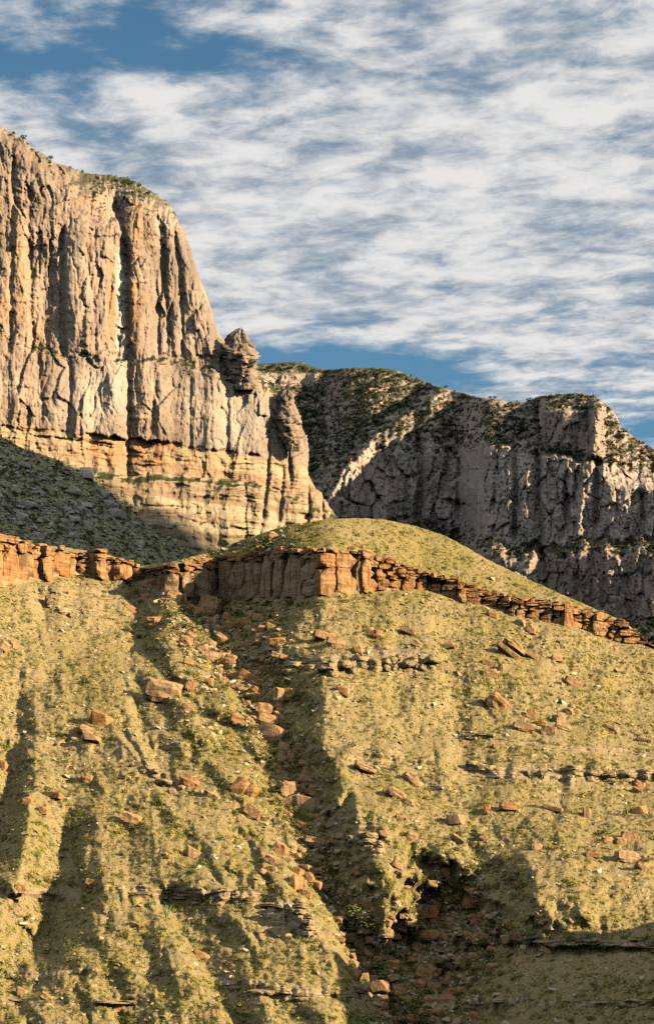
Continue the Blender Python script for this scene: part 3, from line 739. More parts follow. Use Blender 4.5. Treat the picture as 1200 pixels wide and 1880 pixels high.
def shade_ridge(name, label, cx, y0, y1, halfw, crest_pts, seed, mat_name='soil'):
    """a long ridge added out of view beside the frame to throw shade into it"""
    u = np.linspace(-1, 1, 80)
    yy = np.linspace(y0, y1, 120)
    U, Y = np.meshgrid(u, yy)
    ch = curve(crest_pts)(Y)
    lump = 1 + 0.10 * fbm(U * 3, Y / halfw * 1.5, 4, .5, seed)
    Z = -8 + (ch + 8) * np.clip(1 - np.abs(U), 0, 1) * np.where(np.abs(U) < .98, lump, 1)
    o = grid_object(name, np.stack([cx + halfw * U, Y, Z], -1), M[mat_name], {'bare': .2 + 0 * U, 'green': .1 + 0 * U, 'rock': 0 * U})
    tag(o, label, 'hill', kind='structure')
    return o
shade_ridge('mountain', 'mountain added beyond the right edge of the view to shade the valley', 1750, 560, 3400, 1150,
            [(560, 0), (700, 950), (790, 1110), (880, 1190), (960, 1190), (1040, 1140), (1110, 1105), (1160, 1055), (1300, 960), (1500, 920), (1750, 920), (2100, 900), (2700, 800), (3400, 300)], 141)  # added blocker, unseen; crest shaped to shade talus, cliff foot and ridge
shade_ridge('hill', 'low hill added beyond the lower right edge of the view to cast shade', 92, 230, 420, 32, [(230, -8), (290, 24), (315, 31), (330, 40), (341, 46), (350, 42), (362, 33), (378, 28), (400, 16), (420, -8)], 142)  # added mound, unseen; crest shaped to darken the lower right slope

# ------------------------------------------------------------------ rock tower beside the cliff
def tower(name, label, px, prof, seed, cat='rock tower', dy=-14.0, nseg=44):
    ys = np.arange(prof[0][0], prof[-1][0], 1.6)
    wd = curve([(a, b) for a, b, c in prof])(ys)
    cx_ = curve([(a, c) for a, b, c in prof])(ys)
    Y0 = cliff_point(px, prof[-1][0] - 20)[1] + dy
    th = np.linspace(0, 2 * np.pi, nseg + 1)
    TH, YS = np.meshgrid(th, ys)
    c, s = np.cos(TH), np.sin(TH)
    rad = wd[:, None] / 2 * (1 + .20 * noise2(2.2 * c + 5, 2.2 * s + YS / 40, seed) + .22 * (1 - 2 * np.abs(noise2(3.1 * c, 3.1 * s + YS / 26, seed + 1))) + .14 * (1 - 2 * np.abs(noise2(YS / 9, 3 * c + 2 * s, seed + 2))) + .10 * noise2(YS / 4, 6 * c + 4 * s, seed + 3))
    cva, cba = cells(TH / 6.2832 * 7, YS / 13, seed + 7, .8)
    rad = rad * (1 + .30 * (cva - .5) - .16 * np.exp(-cba / .08)) * (1 + 0 * YS)
    rad[:, -1] = rad[:, 0]
    X = cx_[:, None] + rad * c
    YS = YS + 7 * noise2(2.5 * c, 2.5 * s, seed + 4) * (1 - sstep(YS, prof[0][0] + 14, prof[0][0] + 50)) + 4 * noise2(6 * c + X / 9, 6 * s, seed + 5) * (1 - sstep(YS, prof[0][0] + 6, prof[0][0] + 30))
    Yd = Y0 + rad * s * PXM * 1.1
    Pw = place(X, YS, Yd)
    o = grid_object(name, Pw, M['cliff'], {'band': 0 * X, 'veg': 0 * X + .3, 'rust': 0 * X, 'pale': 0 * X}, smooth=True, flip=True)
    tag(o, label, cat)
    return o
tower('rock_pinnacle', 'knobbly grey rock pinnacle standing at the right shoulder of the great cliff', 440,
      [(606, 2, 442), (608, 12, 442), (613, 24, 439), (622, 36, 437), (634, 45, 439), (646, 50, 442), (660, 50, 443), (690, 44, 447), (716, 34, 449)], 151, dy=-5)
tower('rock_pinnacle', 'smaller broken pinnacle with an overhanging head below the taller one', 520,
      [(717, 2, 528), (719, 14, 527), (724, 26, 526), (731, 24, 524), (740, 22, 526), (752, 32, 528), (775, 38, 530), (800, 34, 534), (830, 20, 540)], 157, dy=-6)

# ------------------------------------------------------------------ blocks and boulders
def block_mesh(name, seed, rnd=0.10, jit=0.05, n=5):
    """a unit block (-1..1) with worn edges and uneven faces"""
    r_ = random.Random(seed)
    beds = [r_.choice([0, 0, .03, .09, .14]) for i in range(6)]
    chips = [(r_.choice((-1, 1)), -1, r_.choice((-1, 1)), r_.uniform(.6, 1.1)) for i in range(3)]
    bm = bmesh.new()
    bmesh.ops.create_cube(bm, size=2.0)
    bmesh.ops.subdivide_edges(bm, edges=bm.edges[:], cuts=n - 1, use_grid_fill=True)
    for v in bm.verts:
        c = v.co
        k = sum(1 for a in c if abs(a) > .99)
        if k == 2: v.co = Vector([a * (1 - rnd * .55) if abs(a) > .99 else a for a in c])
        if k == 3: v.co = c * (1 - rnd * 1.1)
        v.co += Vector((r_.uniform(-jit, jit), r_.uniform(-jit, jit), r_.uniform(-jit, jit))) * .8
        if abs(c.z) < .9:                                            # bedding: some courses stand back
            g_ = beds[round((c.z + 1) * 2.5)]
            v.co.x *= 1 - g_ * .5; v.co.y *= 1 - g_
        v.co.z += 0.05 * math.sin(c.x * 2 + seed)
        for cx_, cy_, cz_, cr_ in chips:                             # broken corners
            d = (v.co - Vector((cx_, cy_, cz_))).length
            if d < cr_: v.co *= 1 - .30 * (1 - d / cr_)
    bmesh.ops.triangulate(bm, faces=bm.faces[:])
    me = bpy.data.meshes.new(name); bm.to_mesh(me); bm.free()
    return me

def hull_mesh(name, seed, flat=1.0, npts=22):
    """a broken boulder: the hull of points on a worn box"""
    r_ = random.Random(seed)
    bm = bmesh.new()
    for i in range(npts):
        p = Vector((r_.uniform(-1, 1), r_.uniform(-1, 1), r_.uniform(-1, 1)))
        m_ = max(abs(a) for a in p)
        p = p / m_
        p = Vector([max(-.93, min(.93, a)) for a in p]) * r_.uniform(.86, 1.05)
        p.z *= flat
        bm.verts.new(p)
    res = bmesh.ops.convex_hull(bm, input=bm.verts[:])
    for v in [v for v in bm.verts if not v.link_faces]:
        bm.verts.remove(v)
    bmesh.ops.bevel(bm, geom=bm.edges[:], offset=0.05, segments=1, affect='EDGES')
    me = bpy.data.meshes.new(name); bm.to_mesh(me); bm.free()
    return me

BLOCKS = []
for i in range(12):
    me = block_mesh('block', 200 + i, 0.04 + .015 * (i % 4), 0.035 + .01 * (i % 3))
    me.materials.append(M['sand'])
    BLOCKS.append(me)
SHADE_WALL = []                                                             # tall alcove wall faces: brown desert varnish, with the alcove's shade put into the colour
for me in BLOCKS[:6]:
    m2 = me.copy(); m2.materials[0] = M['sand_dull']; SHADE_WALL.append(m2)
def add(me, name, parent=None):
    o = bpy.data.objects.new(name, me)
    scene.collection.objects.link(o)
    if parent is not None:
        o.parent = parent
        o.matrix_parent_inverse = Matrix.Translation(-parent.location)
    return o
def empty(name, loc):
    o = bpy.data.objects.new(name, None); o.location = loc
    scene.collection.objects.link(o)
    return o

def ledge_frame(px, py):
    a, b = 8.0, 8.0
    Y0, Ya, Yb_ = (float(hill_depth(v, float(LEDGE_BASE(v)) - 2)[0]) for v in (px, px - a, px + b))
    ta = Vector(((px + b - CX) / F * Yb_ - (px - a - CX) / F * Ya, Yb_ - Ya, 0)).normalized()
    return Y0, math.atan2(ta.y, ta.x), Vector((-ta.y, ta.x, 0))       # distance, heading, inward normal

def put_block(parent, px0, px1, y0, y1, proud, thick=5.0, jit=2.0, name='block'):
    pxc, pyc = (px0 + px1) / 2, (y0 + y1) / 2
    Y0, yaw, inn = ledge_frame(pxc, pyc)
    yaw = max(-.8, min(.9, yaw))
    if 296 < pxc < 372: proud += 1.6
    w_ = (px1 - px0) / F * Y0 / max(.55, math.cos(yaw))
    h_ = (y1 - y0) / F * Y0
    o = add(random.choice(SHADE_WALL if 300 < pxc < 575 and y1 - y0 > 22 else BLOCKS), name, parent)
    p = Vector(place(np.array(pxc), np.array(pyc), np.array(Y0)).tolist())
    D = max(thick, .8 * w_)
    p += inn * (D / 2 - proud)
    o.location = p
    o.scale = (w_ / 2, D / 2, h_ / 2 * 1.02)
    o.rotation_euler = (math.radians(random.uniform(-jit, jit)), math.radians(random.uniform(-jit, jit)), yaw + math.radians(random.uniform(-3 * jit, 3 * jit)))
    return o

def ledge(label, x0, x1, style, cap=.5):
    Y0, _, _ = ledge_frame((x0 + x1) / 2, 0)
    xm = (x0 + x1) / 2
    root = empty('sandstone_ledge', place(np.array(xm), np.array(float(LEDGE_BASE(xm))), np.array(Y0)).tolist())
    tag(root, label, 'rock ledge')
    x = x0
    while x < x1:
        wd, layers, proud, tj, bj, gap, jit = style(x)
        xe = min(x + wd, x1 + 4)
        xc = (x + xe) / 2
        top, base = float(LEDGE_TOP(xc)) + tj, float(LEDGE_BASE(xc)) + bj
        ys = [top + (base - top) * c for c in layers]
        for k in range(len(ys) - 1):
            a, b = x + random.uniform(-.6, .6), xe - gap + random.uniform(-.8, .8)
            hgt = ys[k + 1] - ys[k]
            pr = proud + random.uniform(-.35, .35) + (.25 if k == 0 else 0)
            if wd > 26 and hgt < 24 and random.random() < .6:         # thin beds break into shorter pieces
                m_ = a + (b - a) * random.uniform(.35, .65)
                put_block(root, a, m_ - .6, ys[k], ys[k + 1] - .5, pr, jit=jit)
                put_block(root, m_ + .6, b, ys[k] + random.uniform(-1.5, 1.5), ys[k + 1] - .5, pr + random.uniform(-.3, .3), jit=jit)
            else:
                put_block(root, a, b, ys[k], ys[k + 1] - .5, pr, jit=jit)
        if random.random() < cap:
            for q_ in range(random.choice((1, 1, 2))):
                cw = random.uniform(6, 13); cx_ = random.uniform(x, xe); ct = float(LEDGE_TOP(cx_)) + tj
                put_block(root, cx_ - cw / 2, cx_ + cw / 2, ct - random.uniform(4, 8), ct + 2, random.uniform(-1.5, 1.0), thick=1.6, jit=9)
        x = xe
    return root

R = random.Random(5)
def left_style(x):
    if x < 50: return R.uniform(18, 28), R.choice([[0, .14, .32, 1.0], [.02, .25, 1.0]]), R.uniform(.4, 1.8), R.uniform(-6, 2), 4, R.uniform(.5, 2), 4
    if x < 100: return R.uniform(9, 16), R.choice([[0, .2, 1.0], [0, .3, 1.0], [0, .15, .42, 1.0], [.1, 1.0]]), R.uniform(0, 2.4), R.uniform(-6, 6), 5, R.uniform(.5, 2), 4
    if 156 < x < 164: return 6, [.3, 1.0], -1.2, 0, 2, .5, 2
    if 164 <= x < 176: return 17, [0, .12, .4, 1.0], 2.4, -8, 4, .5, 2
    return R.uniform(11, 28), R.choice([[0, .2, 1.0], [0, .12, 1.0], [.05, .25, .55, 1.0], [.12, 1.0]]), R.uniform(-.2, 1.8), R.uniform(-4, 4), 3, R.uniform(.4, 1.8), 4
def wall_style(x):
    if x < 335: return R.uniform(16, 26), [0, .14, .3, 1.0], R.uniform(-.2, .8), R.uniform(-2, 2), 2, .6, 2
    if x < 545: return R.uniform(17, 34), R.choice([[0, .10, .2, 1.0], [0, .16, 1.0], [0, .12, .28, 1.0], [0, .2, .62, 1.0], [0, .08, 1.0]]), R.uniform(.1, .9), R.uniform(-1, 1), 1, R.uniform(.3, 1.0), .8
    if x < 660: return R.uniform(28, 52), R.choice([[0, .09, .22, 1.0], [0, .13, .24, .64, 1.0], [0, .1, .42, 1.0]]), R.uniform(.2, 1.6), R.uniform(-2, 1), 1, R.uniform(1.0, 3), 1.2
    if x < 720: return R.uniform(20, 32), [0, .2, .66, 1.0], R.uniform(.2, 1.4), R.uniform(-4, 2), 0, R.uniform(1, 4), 3
    return R.uniform(10, 28), R.choice([[0, .3, .62, 1.0], [0, .22, .5, .75, 1.0], [-.08, .2, .55, 1.0], [.05, .45, 1.0], [-.15, .1, .3, .6, 1.0], [.3, .6, 1.0]]), R.uniform(-.6, 2.6), R.uniform(-5, 5), R.uniform(-2, 4), R.uniform(.3, 4), 6
def courses(root, x0, x1, cuts, w0, w1, proud, spread, skip=.06, jit=2.0, wob=2.0):
    """beds laid along the ledge, each broken at its own joints"""
    for k in range(len(cuts) - 1):
        x = x0 + random.uniform(-8, 4)
        step = random.uniform(-.5, .6)
        while x < x1:
            wd = random.uniform(w0, w1) * (.7 if k == 0 else 1)
            xc = x + wd / 2
            top, base = float(LEDGE_TOP(xc)), float(LEDGE_BASE(xc))
            ya, yb_ = top + (base - top) * cuts[k], top + (base - top) * cuts[k + 1]
            if random.random() > skip:
                put_block(root, x + .3, x + wd - random.uniform(.3, 1.6), ya + random.uniform(-wob, wob) * .5, yb_ + random.uniform(-.3, .8), proud + step + random.uniform(-spread, spread), jit=jit)
            x += wd
ledge('golden sunlit sandstone ledge of upright blocks at the left edge', -60, 252, left_style)
red = ledge('long red sandstone ledge curving from the shaded alcove round the dome', 268, 662, wall_style, .3)
courses(red, 662, 742, [-.04, .16, .34, .66, 1.0], 16, 34, .7, .6, .06, 3)
courses(red, 736, 870, [-.05, .16, .5, 1.08], 14, 34, .9, .45, .03, 2.5)
courses(red, 862, 1178, [-.12, .08, .34, .66, 1.12], 12, 34, 1.1, .45, .03, 2.5)
for x_ in (665, 845, 1040, 1092):                                    # pillars that stand out
    wd_ = random.uniform(13, 19)
    put_block(red, x_ - wd_ / 2, x_ + wd_ / 2, float(LEDGE_TOP(x_)) - 4, float(LEDGE_TOP(x_)) + 14, 2.2, jit=3)
    put_block(red, x_ - wd_ / 2, x_ + wd_ / 2, float(LEDGE_TOP(x_)) + 14, float(LEDGE_BASE(x_)) + 5, 2.0, jit=3)

BOULD = []
for i in range(10):
    me = hull_mesh('boulder', 300 + i, [.85, 1.0, .75, .9, .7][i % 5], 34 + 3 * (i % 4)) if i % 2 else block_mesh('boulder', 300 + i, .12, .10, 4)
    me.materials.append(M['boulder'])
    BOULD.append(me)
PALE = []
for i in range(5):
    me = hull_mesh('boulder', 330 + i, .9, 24)
    me.materials.append(M['pale'])
    PALE.append(me)

def put_boulder(px, py, w_, h_, tilt, label, group=None, depth=hill_depth, pool=BOULD, idx=None, name='boulder', cat='boulder', lift=.15):
    Y0 = float(np.ravel(depth(np.array([px * 1.0]), np.array([py * 1.0])))[0])
    o = add(pool[idx if idx is not None else random.randrange(len(pool))], name)
    sw, sh = w_ / F * Y0 / 2 * 1.12, h_ / F * Y0 / 2 * 1.25
    Yc_ = Y0 - lift * 1.5 * max(sw, sh) * 2
    o.location = place(np.array(float(px)), np.array(float(py)), np.array(Yc_)).tolist()
    o.scale = (sw, max(sh, .55 * sw), sh)
    o.rotation_euler = Euler((math.radians(random.uniform(-14, 14)), math.radians(tilt), math.radians(random.uniform(-22, 22)))).to_matrix().to_euler()
    tag(o, label, cat, group)
    return o

NAMED = []
BL = [
 (387, 1120, 34, 38, 10, 'big squarish orange boulder at the head of the ravine under the shaded wall'),
 (455, 1142, 34, 14, -25, 'grey tilted slab in the shaded alcove under the sandstone wall'),
 (474, 1134, 26, 16, 10, 'slab behind the tilted grey slab in the shaded alcove'),
 (300, 1270, 60, 32, 14, 'broad orange slab with a rounded top on the upper left slope'),
 (282, 1144, 24, 18, 8, 'pale oval boulder below the right end of the left ledge'),
 (350, 1262, 18, 20, 5, 'squat red brown boulder between the broad orange slab and the ravine'),
 (386, 1256, 11, 20, -12, 'small upright pointed boulder just left of the upper ravine'),
 (345, 1300, 24, 14, 25, 'angular boulder below the broad orange slab'),
 (497, 1347, 60, 36, 24, 'largest banded orange slab lying across the ravine middle'),
 (484, 1306, 28, 22, 12, 'orange block on top of the pile above the largest banded slab'),
 (491, 1323, 36, 18, 12, 'layered block wedged directly above the largest banded slab'),
 (516, 1319, 30, 11, 38, 'leaning thin slab at the right of the ravine pile'),
 (521, 1373, 28, 20, 25, 'block under the lower right corner of the largest banded slab'),
 (531, 1276, 26, 19, 5, 'pale pinkish block above the ravine pile'),
 (516, 1286, 20, 36, 5, 'dark red upright boulder beside the pale pinkish block'),
 (462, 1248, 46, 22, 32, 'long orange slab sloping down in the upper ravine'),
 (458, 1228, 24, 12, 20, 'flat slab just above the long sloping slab of the upper ravine'),
 (533, 1392, 16, 16, 0, 'small block below the ravine pile'),
 (440, 1446, 34, 38, 36, 'split orange boulder, left half, beside the middle ravine'),
 (459, 1452, 26, 30, 38, 'split orange boulder, right half, beside the middle ravine'),
 (527, 1453, 28, 26, -10, 'rounded orange boulder at the top of the mid ravine cluster'),
 (535, 1471, 34, 16, -20, 'pale flat topped boulder in front of the mid ravine cluster'),
 (553, 1451, 20, 19, -15, 'dark cube shaped boulder at the right of the mid ravine cluster'),
 (566, 1479, 48, 26, 16, 'dull layered slab lying in shade below the mid ravine cluster'),
 (463, 1493, 30, 20, 30, 'orange wedge boulder below the split boulder'),
 (512, 1564, 28, 26, 35, 'orange slab with a flat lit face on the lower left ravine bank'),
 (497, 1582, 24, 19, 25, 'tilted orange slab at the edge of the lower left ravine bank'),
 (578, 1547, 34, 16, 10, 'dark slab on the shaded ravine floor'),
 (578, 1600, 26, 12, -8, 'flat brown slab on the ravine floor near the upright red boulders'),
 (543, 1625, 16, 36, 4, 'tall upright red boulder on the ravine bank'),
 (556, 1628, 11, 28, 8, 'thin upright red boulder leaning on the tall one'),
 (547, 1603, 18, 17, 25, 'red boulder balanced just above the two upright ones'),
 (566, 1613, 16, 14, 0, 'brown boulder right of the upright red ones'),
 (241, 1509, 34, 24, 18, 'lone orange block casting a shadow on the lower left slope'),
 (356, 1568, 34, 16, 28, 'elongated orange boulder on the spur left of the lower ravine'),
 (370, 1755, 38, 15, 25, 'orange slab near the bottom, above the small lower gully'),
 (186, 1322, 38, 22, 26, 'largest orange block of the small group on the left slope'),
 (161, 1344, 34, 14, 26, 'flat orange slab, middle of the small group on the left slope'),
 (138, 1349, 19, 17, 0, 'small rounded orange boulder, leftmost of the small group on the left slope'),
 (168, 1356, 32, 10, 12, 'thin orange slab, lowest of the small group on the left slope'),
 (348, 1437, 34, 18, 24, 'reddish slab half way down the slope left of the split boulder'),
 (388, 1459, 26, 12, 28, 'thin reddish slab between the pale rock and the split boulder'),
 (316, 1453, 15, 12, 5, 'small whitish rock on the slope left of the split boulder'),
 (4, 1192, 22, 26, 30, 'orange slab cut by the left edge of the view'),
 (20, 1184, 17, 14, 15, 'orange block beside the slab at the left edge'),
 (100, 1461, 30, 16, 5, 'brownish flat block on the left slope above the shaded gully'),
 (78, 1488, 18, 12, 0, 'pinkish rock below the brownish flat block on the left slope'),
 (50, 1471, 16, 12, -15, 'orange chip left of the brownish flat block'),
 (4, 1405, 20, 24, 5, 'rounded orange boulder at the left edge beside the gully'),
 (594, 1171, 36, 20, 14, 'pale topped slab above the grey outcrop band'),
 (616, 1184, 32, 20, 8, 'orange block overlapping the pale topped slab above the outcrop band'),
 (655, 1194, 20, 16, 0, 'small orange block right of the pale topped slab'),
 (692, 1168, 18, 18, 0, 'knobbly tan boulder on the slope under the lit wall'),
 (678, 1160, 18, 12, -15, 'tan rock beside the knobbly boulder under the lit wall'),
 (627, 1269, 28, 18, 10, 'lone orange block on the pale bank below the outcrop band'),
 (749, 1160, 28, 14, 20, 'orange slab on the slope below the narrow part of the ledge'),
 (764, 1185, 20, 14, 28, 'dark wedge boulder below the narrow part of the ledge'),
 (820, 1188, 28, 12, -14, 'bright red flat rock in the middle of the right slope'),
 (932, 1199, 48, 13, 38, 'long narrow orange slab pointing downhill on the right slope'),
 (943, 1190, 44, 9, 36, 'second narrow slab lying behind the long one on the right slope'),
 (975, 1206, 24, 9, 28, 'short pale slab right of the two long narrow slabs'),
 (1019, 1210, 20, 17, 5, 'round dark red boulder on the upper right slope'),
 (953, 1145, 20, 16, 5, 'brownish boulder fallen just below the right ledge'),
 (972, 1158, 18, 14, 0, 'orange boulder below the brownish one under the right ledge'),
 (912, 1292, 38, 24, 48, 'dark grey brown tilted boulder with deep shadow on the right slope'),
 (898, 1238, 26, 14, -5, 'orange flat boulder above the dark tilted one'),
 (918, 1228, 12, 20, 8, 'upright red brown boulder beside the orange flat one'),
 (1050, 1256, 32, 14, 28, 'long orange slab in the middle of the far right slope'),
 (974, 1316, 20, 18, 25, 'deep red boulder at the centre of the right slope cluster'),
 (991, 1328, 22, 7, 6, 'thin red slab under the deep red boulder'),
 (960, 1336, 36, 14, 8, 'pale pinkish slab left of the thin red slab'),
 (1006, 1345, 26, 18, 8, 'rounded orange boulder at the foot of the right slope cluster'),
 (1025, 1323, 18, 18, -10, 'pale boulder right of the deep red boulder'),
 (1043, 1308, 15, 13, 5, 'bright orange block at the upper right of the cluster'),
 (1032, 1336, 28, 9, 20, 'flat tan slab between the rounded orange and pale boulders'),
 (1120, 1340, 28, 13, 26, 'tan slab on the far right slope'),
 (1182, 1359, 26, 10, 14, 'flat tan slab near the right edge'),
 (757, 1434, 38, 13, 34, 'long orange slab on the spur right of the ravine'),
 (727, 1458, 34, 14, 32, 'lower orange slab on the spur right of the ravine'),
 (746, 1472, 22, 11, 8, 'brown slab touching the lower orange slab on the spur'),
 (670, 1412, 40, 10, 24, 'thin grey slab on the bank right of the ravine'),
 (701, 1532, 20, 14, 5, 'pale block on the brow of the spur above the shadow'),
 (735, 1502, 18, 13, 5, 'pinkish block on the spur above the pale block'),
 (836, 1506, 30, 18, 5, 'pale orange block above the narrow gully mouth'),
 (841, 1541, 26, 13, 32, 'orange slab low on the spur above the shadow edge'),
 (868, 1552, 15, 15, 0, 'round orange rock at the shadow edge'),
 (889, 1539, 20, 13, 10, 'flat rock by the mouth of the narrow gully'),
 (983, 1556, 20, 14, 20, 'bright orange wedge on the brow of the right nose'),
 (894, 1489, 11, 18, 0, 'small standing pinkish rock right of the narrow gully'),
 (935, 1482, 36, 14, 4, 'wide low slab with shrubs on the right slope'),
 (1015, 1485, 36, 12, 14, 'wide orange slab in the lower right slope'),
 (1076, 1496, 15, 20, 8, 'upright pale boulder right of the wide orange slab'),
 (1172, 1491, 28, 18, -6, 'rounded banded boulder near the right edge'),
 (1150, 1576, 44, 20, 8, 'large flat orange boulder above the right nose'),
 (1153, 1541, 30, 18, 18, 'split reddish boulder above the large flat one'),
 (1138, 1547, 22, 14, 10, 'tan boulder left of the split reddish one'),
 (1113, 1545, 18, 14, 5, 'round tan boulder among those above the right nose'),
 (1178, 1591, 24, 12, 22, 'tan slab right below the large flat orange boulder'),
 (1087, 1570, 28, 12, 4, 'low pinkish boulder on the brow of the right nose'),
 (785, 1676, 38, 22, 4, 'rounded brown boulder in the shadowed bowl'),
 (790, 1719, 50, 17, -4, 'wide flat slab in the shadowed bowl under the rounded boulder'),
 (803, 1640, 20, 10, -10, 'small slab high in the shadowed bowl'),
 (646, 1789, 28, 22, 30, 'big angular block at the left of the dark bottom pile'),
 (666, 1796, 20, 22, -10, 'angular block in the middle of the dark bottom pile'),
 (696, 1813, 36, 20, -6, 'wide block at the right of the dark bottom pile'),
 (696, 1833, 34, 9, -5, 'flat slab beneath the dark bottom pile'),
 (658, 1813, 32, 14, 18, 'dark red slab beneath the big angular block of the bottom pile'),
 (702, 1846, 18, 12, 8, 'rounded rock at the very bottom of the ravine pile'),
 (778, 1791, 30, 18, 15, 'dark red block in the deep shade right of the bottom pile'),
 (802, 1811, 15, 15, 0, 'pale round rock in the deep shade right of the bottom pile'),
 (770, 1812, 20, 24, 20, 'broken block under the dark red one in the deep shade'),
 (808, 1838, 24, 12, -5, 'pale flat rock near the bottom in the shaded hollow'),
 (311, 1082, 16, 18, 10, 'lit orange block at the end of the left ledge rubble'),
 (320, 1097, 28, 18, 18, 'lit orange slab sliding into the ravine head'),
 (334, 1104, 18, 20, -4, 'upright pale block at the brink of the ravine head'),
 (352, 1114, 34, 12, 28, 'long lit slab leading down to the big squarish boulder'),
 (264, 1100, 18, 16, 10, 'orange block just below the last block of the left ledge'),
 (262, 1087, 14, 14, -5, 'small orange block touching the end of the left ledge'),
 (240, 1120, 22, 12, 30, 'tan slab on the slope below the left ledge end'),
 (415, 1192, 18, 12, -15, 'pale chunk on the upper ravine floor'),
 (437, 1186, 18, 10, 20, 'grey slab on the upper ravine floor in shade'),
 (418, 1200, 16, 12, 5, 'orange chunk on the upper ravine floor'),
 (510, 1181, 28, 16, -6, 'brown slab in shade on the right bank of the upper ravine'),
 (476, 1180, 28, 9, 0, 'thin pale slab in shade below the alcove'),
 (506, 1205, 16, 12, 15, 'brown chunk in shade at the foot of the outcrop band'),
 (565, 1421, 20, 18, 25, 'pale wedge on the shaded right bank of the ravine'),
 (500, 1597, 16, 10, 0, 'small tan rock on the lower left ravine bank'),
 (635, 1683, 22, 12, 18, 'brown slab in the shaded lower ravine'),
 (715, 862, 1, 1, 0, None),
]
rnd_state = random.Random(77)
for b_ in BL:
    if b_[5]:
        put_boulder(*b_)
        NAMED.append((b_[0], b_[1], b_[5]))

# ------------------------------------------------------------------ outcrops of bedded rock on the slope
OUT = []
for i in range(10):
    me = block_mesh('block', 260 + i, 0.20, 0.13)
    me.materials.append(M['outcrop'])
    OUT.append(me)
def outcrop(label, x0, x1, y0, y1, th, w0=10, w1=24, layers=2, proud=.7, fill=.85):
    xm, ym = (x0 + x1) / 2, (y0 + y1) / 2
    root = empty('rock_outcrop', place(np.array(xm), np.array(ym), hill_depth(xm, ym)[0]).tolist())
    tag(root, label, 'outcrop')
    NAMED.append((xm, ym, label))
    x = x0
    while x < x1:
        wd = random.uniform(w0 * .7, w1 * 1.3)
        xc = x + wd / 2
        yc = y0 + (y1 - y0) * (xc - x0) / (x1 - x0) + random.uniform(-.28, .28) * th
        for k in range(layers):
            if random.random() > fill: continue
            ya = yc - th / 2 + th * k / layers; yb_ = ya + th / layers * random.uniform(.85, 1.05)
            Ys = [float(hill_depth(v, yc + th * .45)[0]) for v in (xc - 7, xc, xc + 7)]
            Ya = sum(Ys) / 3
            yaw = max(-.7, min(.7, math.atan2(Ys[2] - Ys[0], 14 / F * Ya)))
            w_ = wd / F * Ya * random.uniform(.9, 1.15); h_ = (yb_ - ya) / F * Ya
            o = add(random.choice(OUT), 'block', root)
            p = Vector(place(np.array(xc), np.array((ya + yb_) / 2), np.array(Ya)).tolist())
            D = max(3.0, w_)
            o.location = p + Vector((-math.sin(yaw), math.cos(yaw), 0)) * (D / 2 - proud * .6 - random.uniform(-.7, .5))
            o.scale = (w_ / 2, D / 2, h_ / 2 * 1.08)
            o.rotation_euler = (math.radians(random.uniform(-5, 5)), math.radians(random.uniform(-5, 5)), yaw + math.radians(random.uniform(-14, 14)))
        x += wd * random.uniform(.85, 1.1)
    return root
for a_ in [('dull grey bedded outcrop band in shade on the right bank of the ravine', 498, 652, 1224, 1224, 28, 14, 28, 2, .5, .95),
           ('lit knobbly outcrop band below the lit wall', 655, 800, 1214, 1222, 26, 12, 24, 2, .8, .85),
           ('low pale outcrop in the middle of the right slope', 868, 992, 1412, 1420, 14, 10, 24, 1, .6, .8),
           ('pale blocky outcrop near the right edge of the slope', 1030, 1120, 1420, 1424, 22, 14, 28, 2, .8, .85),
           ('pale blocky outcrop cut by the right edge', 1145, 1230, 1424, 1428, 22, 14, 28, 2, .8, .9),
           ('crumbling layered rock knob on the left brink of the lower ravine', 535, 574, 1672, 1692, 42, 12, 20, 4, 1.6, .95),
           ('thin bedded outcrop at the head of the small lower left gully', 246, 352, 1640, 1652, 14, 14, 34, 2, .5, .9),
           ('bedded outcrop on the spur above the crumbling rock knob', 400, 520, 1640, 1668, 16, 12, 26, 2, .5, .8),
           ('long thin undercut ledge below the right nose', 806, 1215, 1722, 1738, 8, 24, 54, 1, .9, .95),
           ('low bedded ledge at the bottom near the ravine mouth', 412, 560, 1818, 1830, 14, 20, 44, 2, .6, .9),
           ('small dark outcrop beside the narrow right gully', 852, 905, 1350, 1354, 12, 12, 24, 2, .7, .9),
           ('rounded outcrop lower in the narrow right gully', 854, 892, 1408, 1412, 20, 14, 22, 2, 1.0, 1),
           ('tan rock bluff on the right bank of the lower ravine', 604, 690, 1546, 1556, 34, 20, 40, 3, .4, .9),
           ('crumbly tan outcrop on the upper left slope above the pale rock', 238, 302, 1390, 1436, 20, 10, 20, 2, .6, .8),
           ('pale crumbling bank under the left ledge', 84, 132, 1098, 1118, 26, 12, 22, 2, .4, .8),
           ('bedded ledge low in the shaded hollow at the bottom right', 830, 1200, 1838, 1842, 10, 24, 60, 1, .5, .8),
           ('layered ledge at the bottom left', -20, 200, 1838, 1842, 9, 24, 60, 1, .5, .75)]:
    outcrop(*a_)

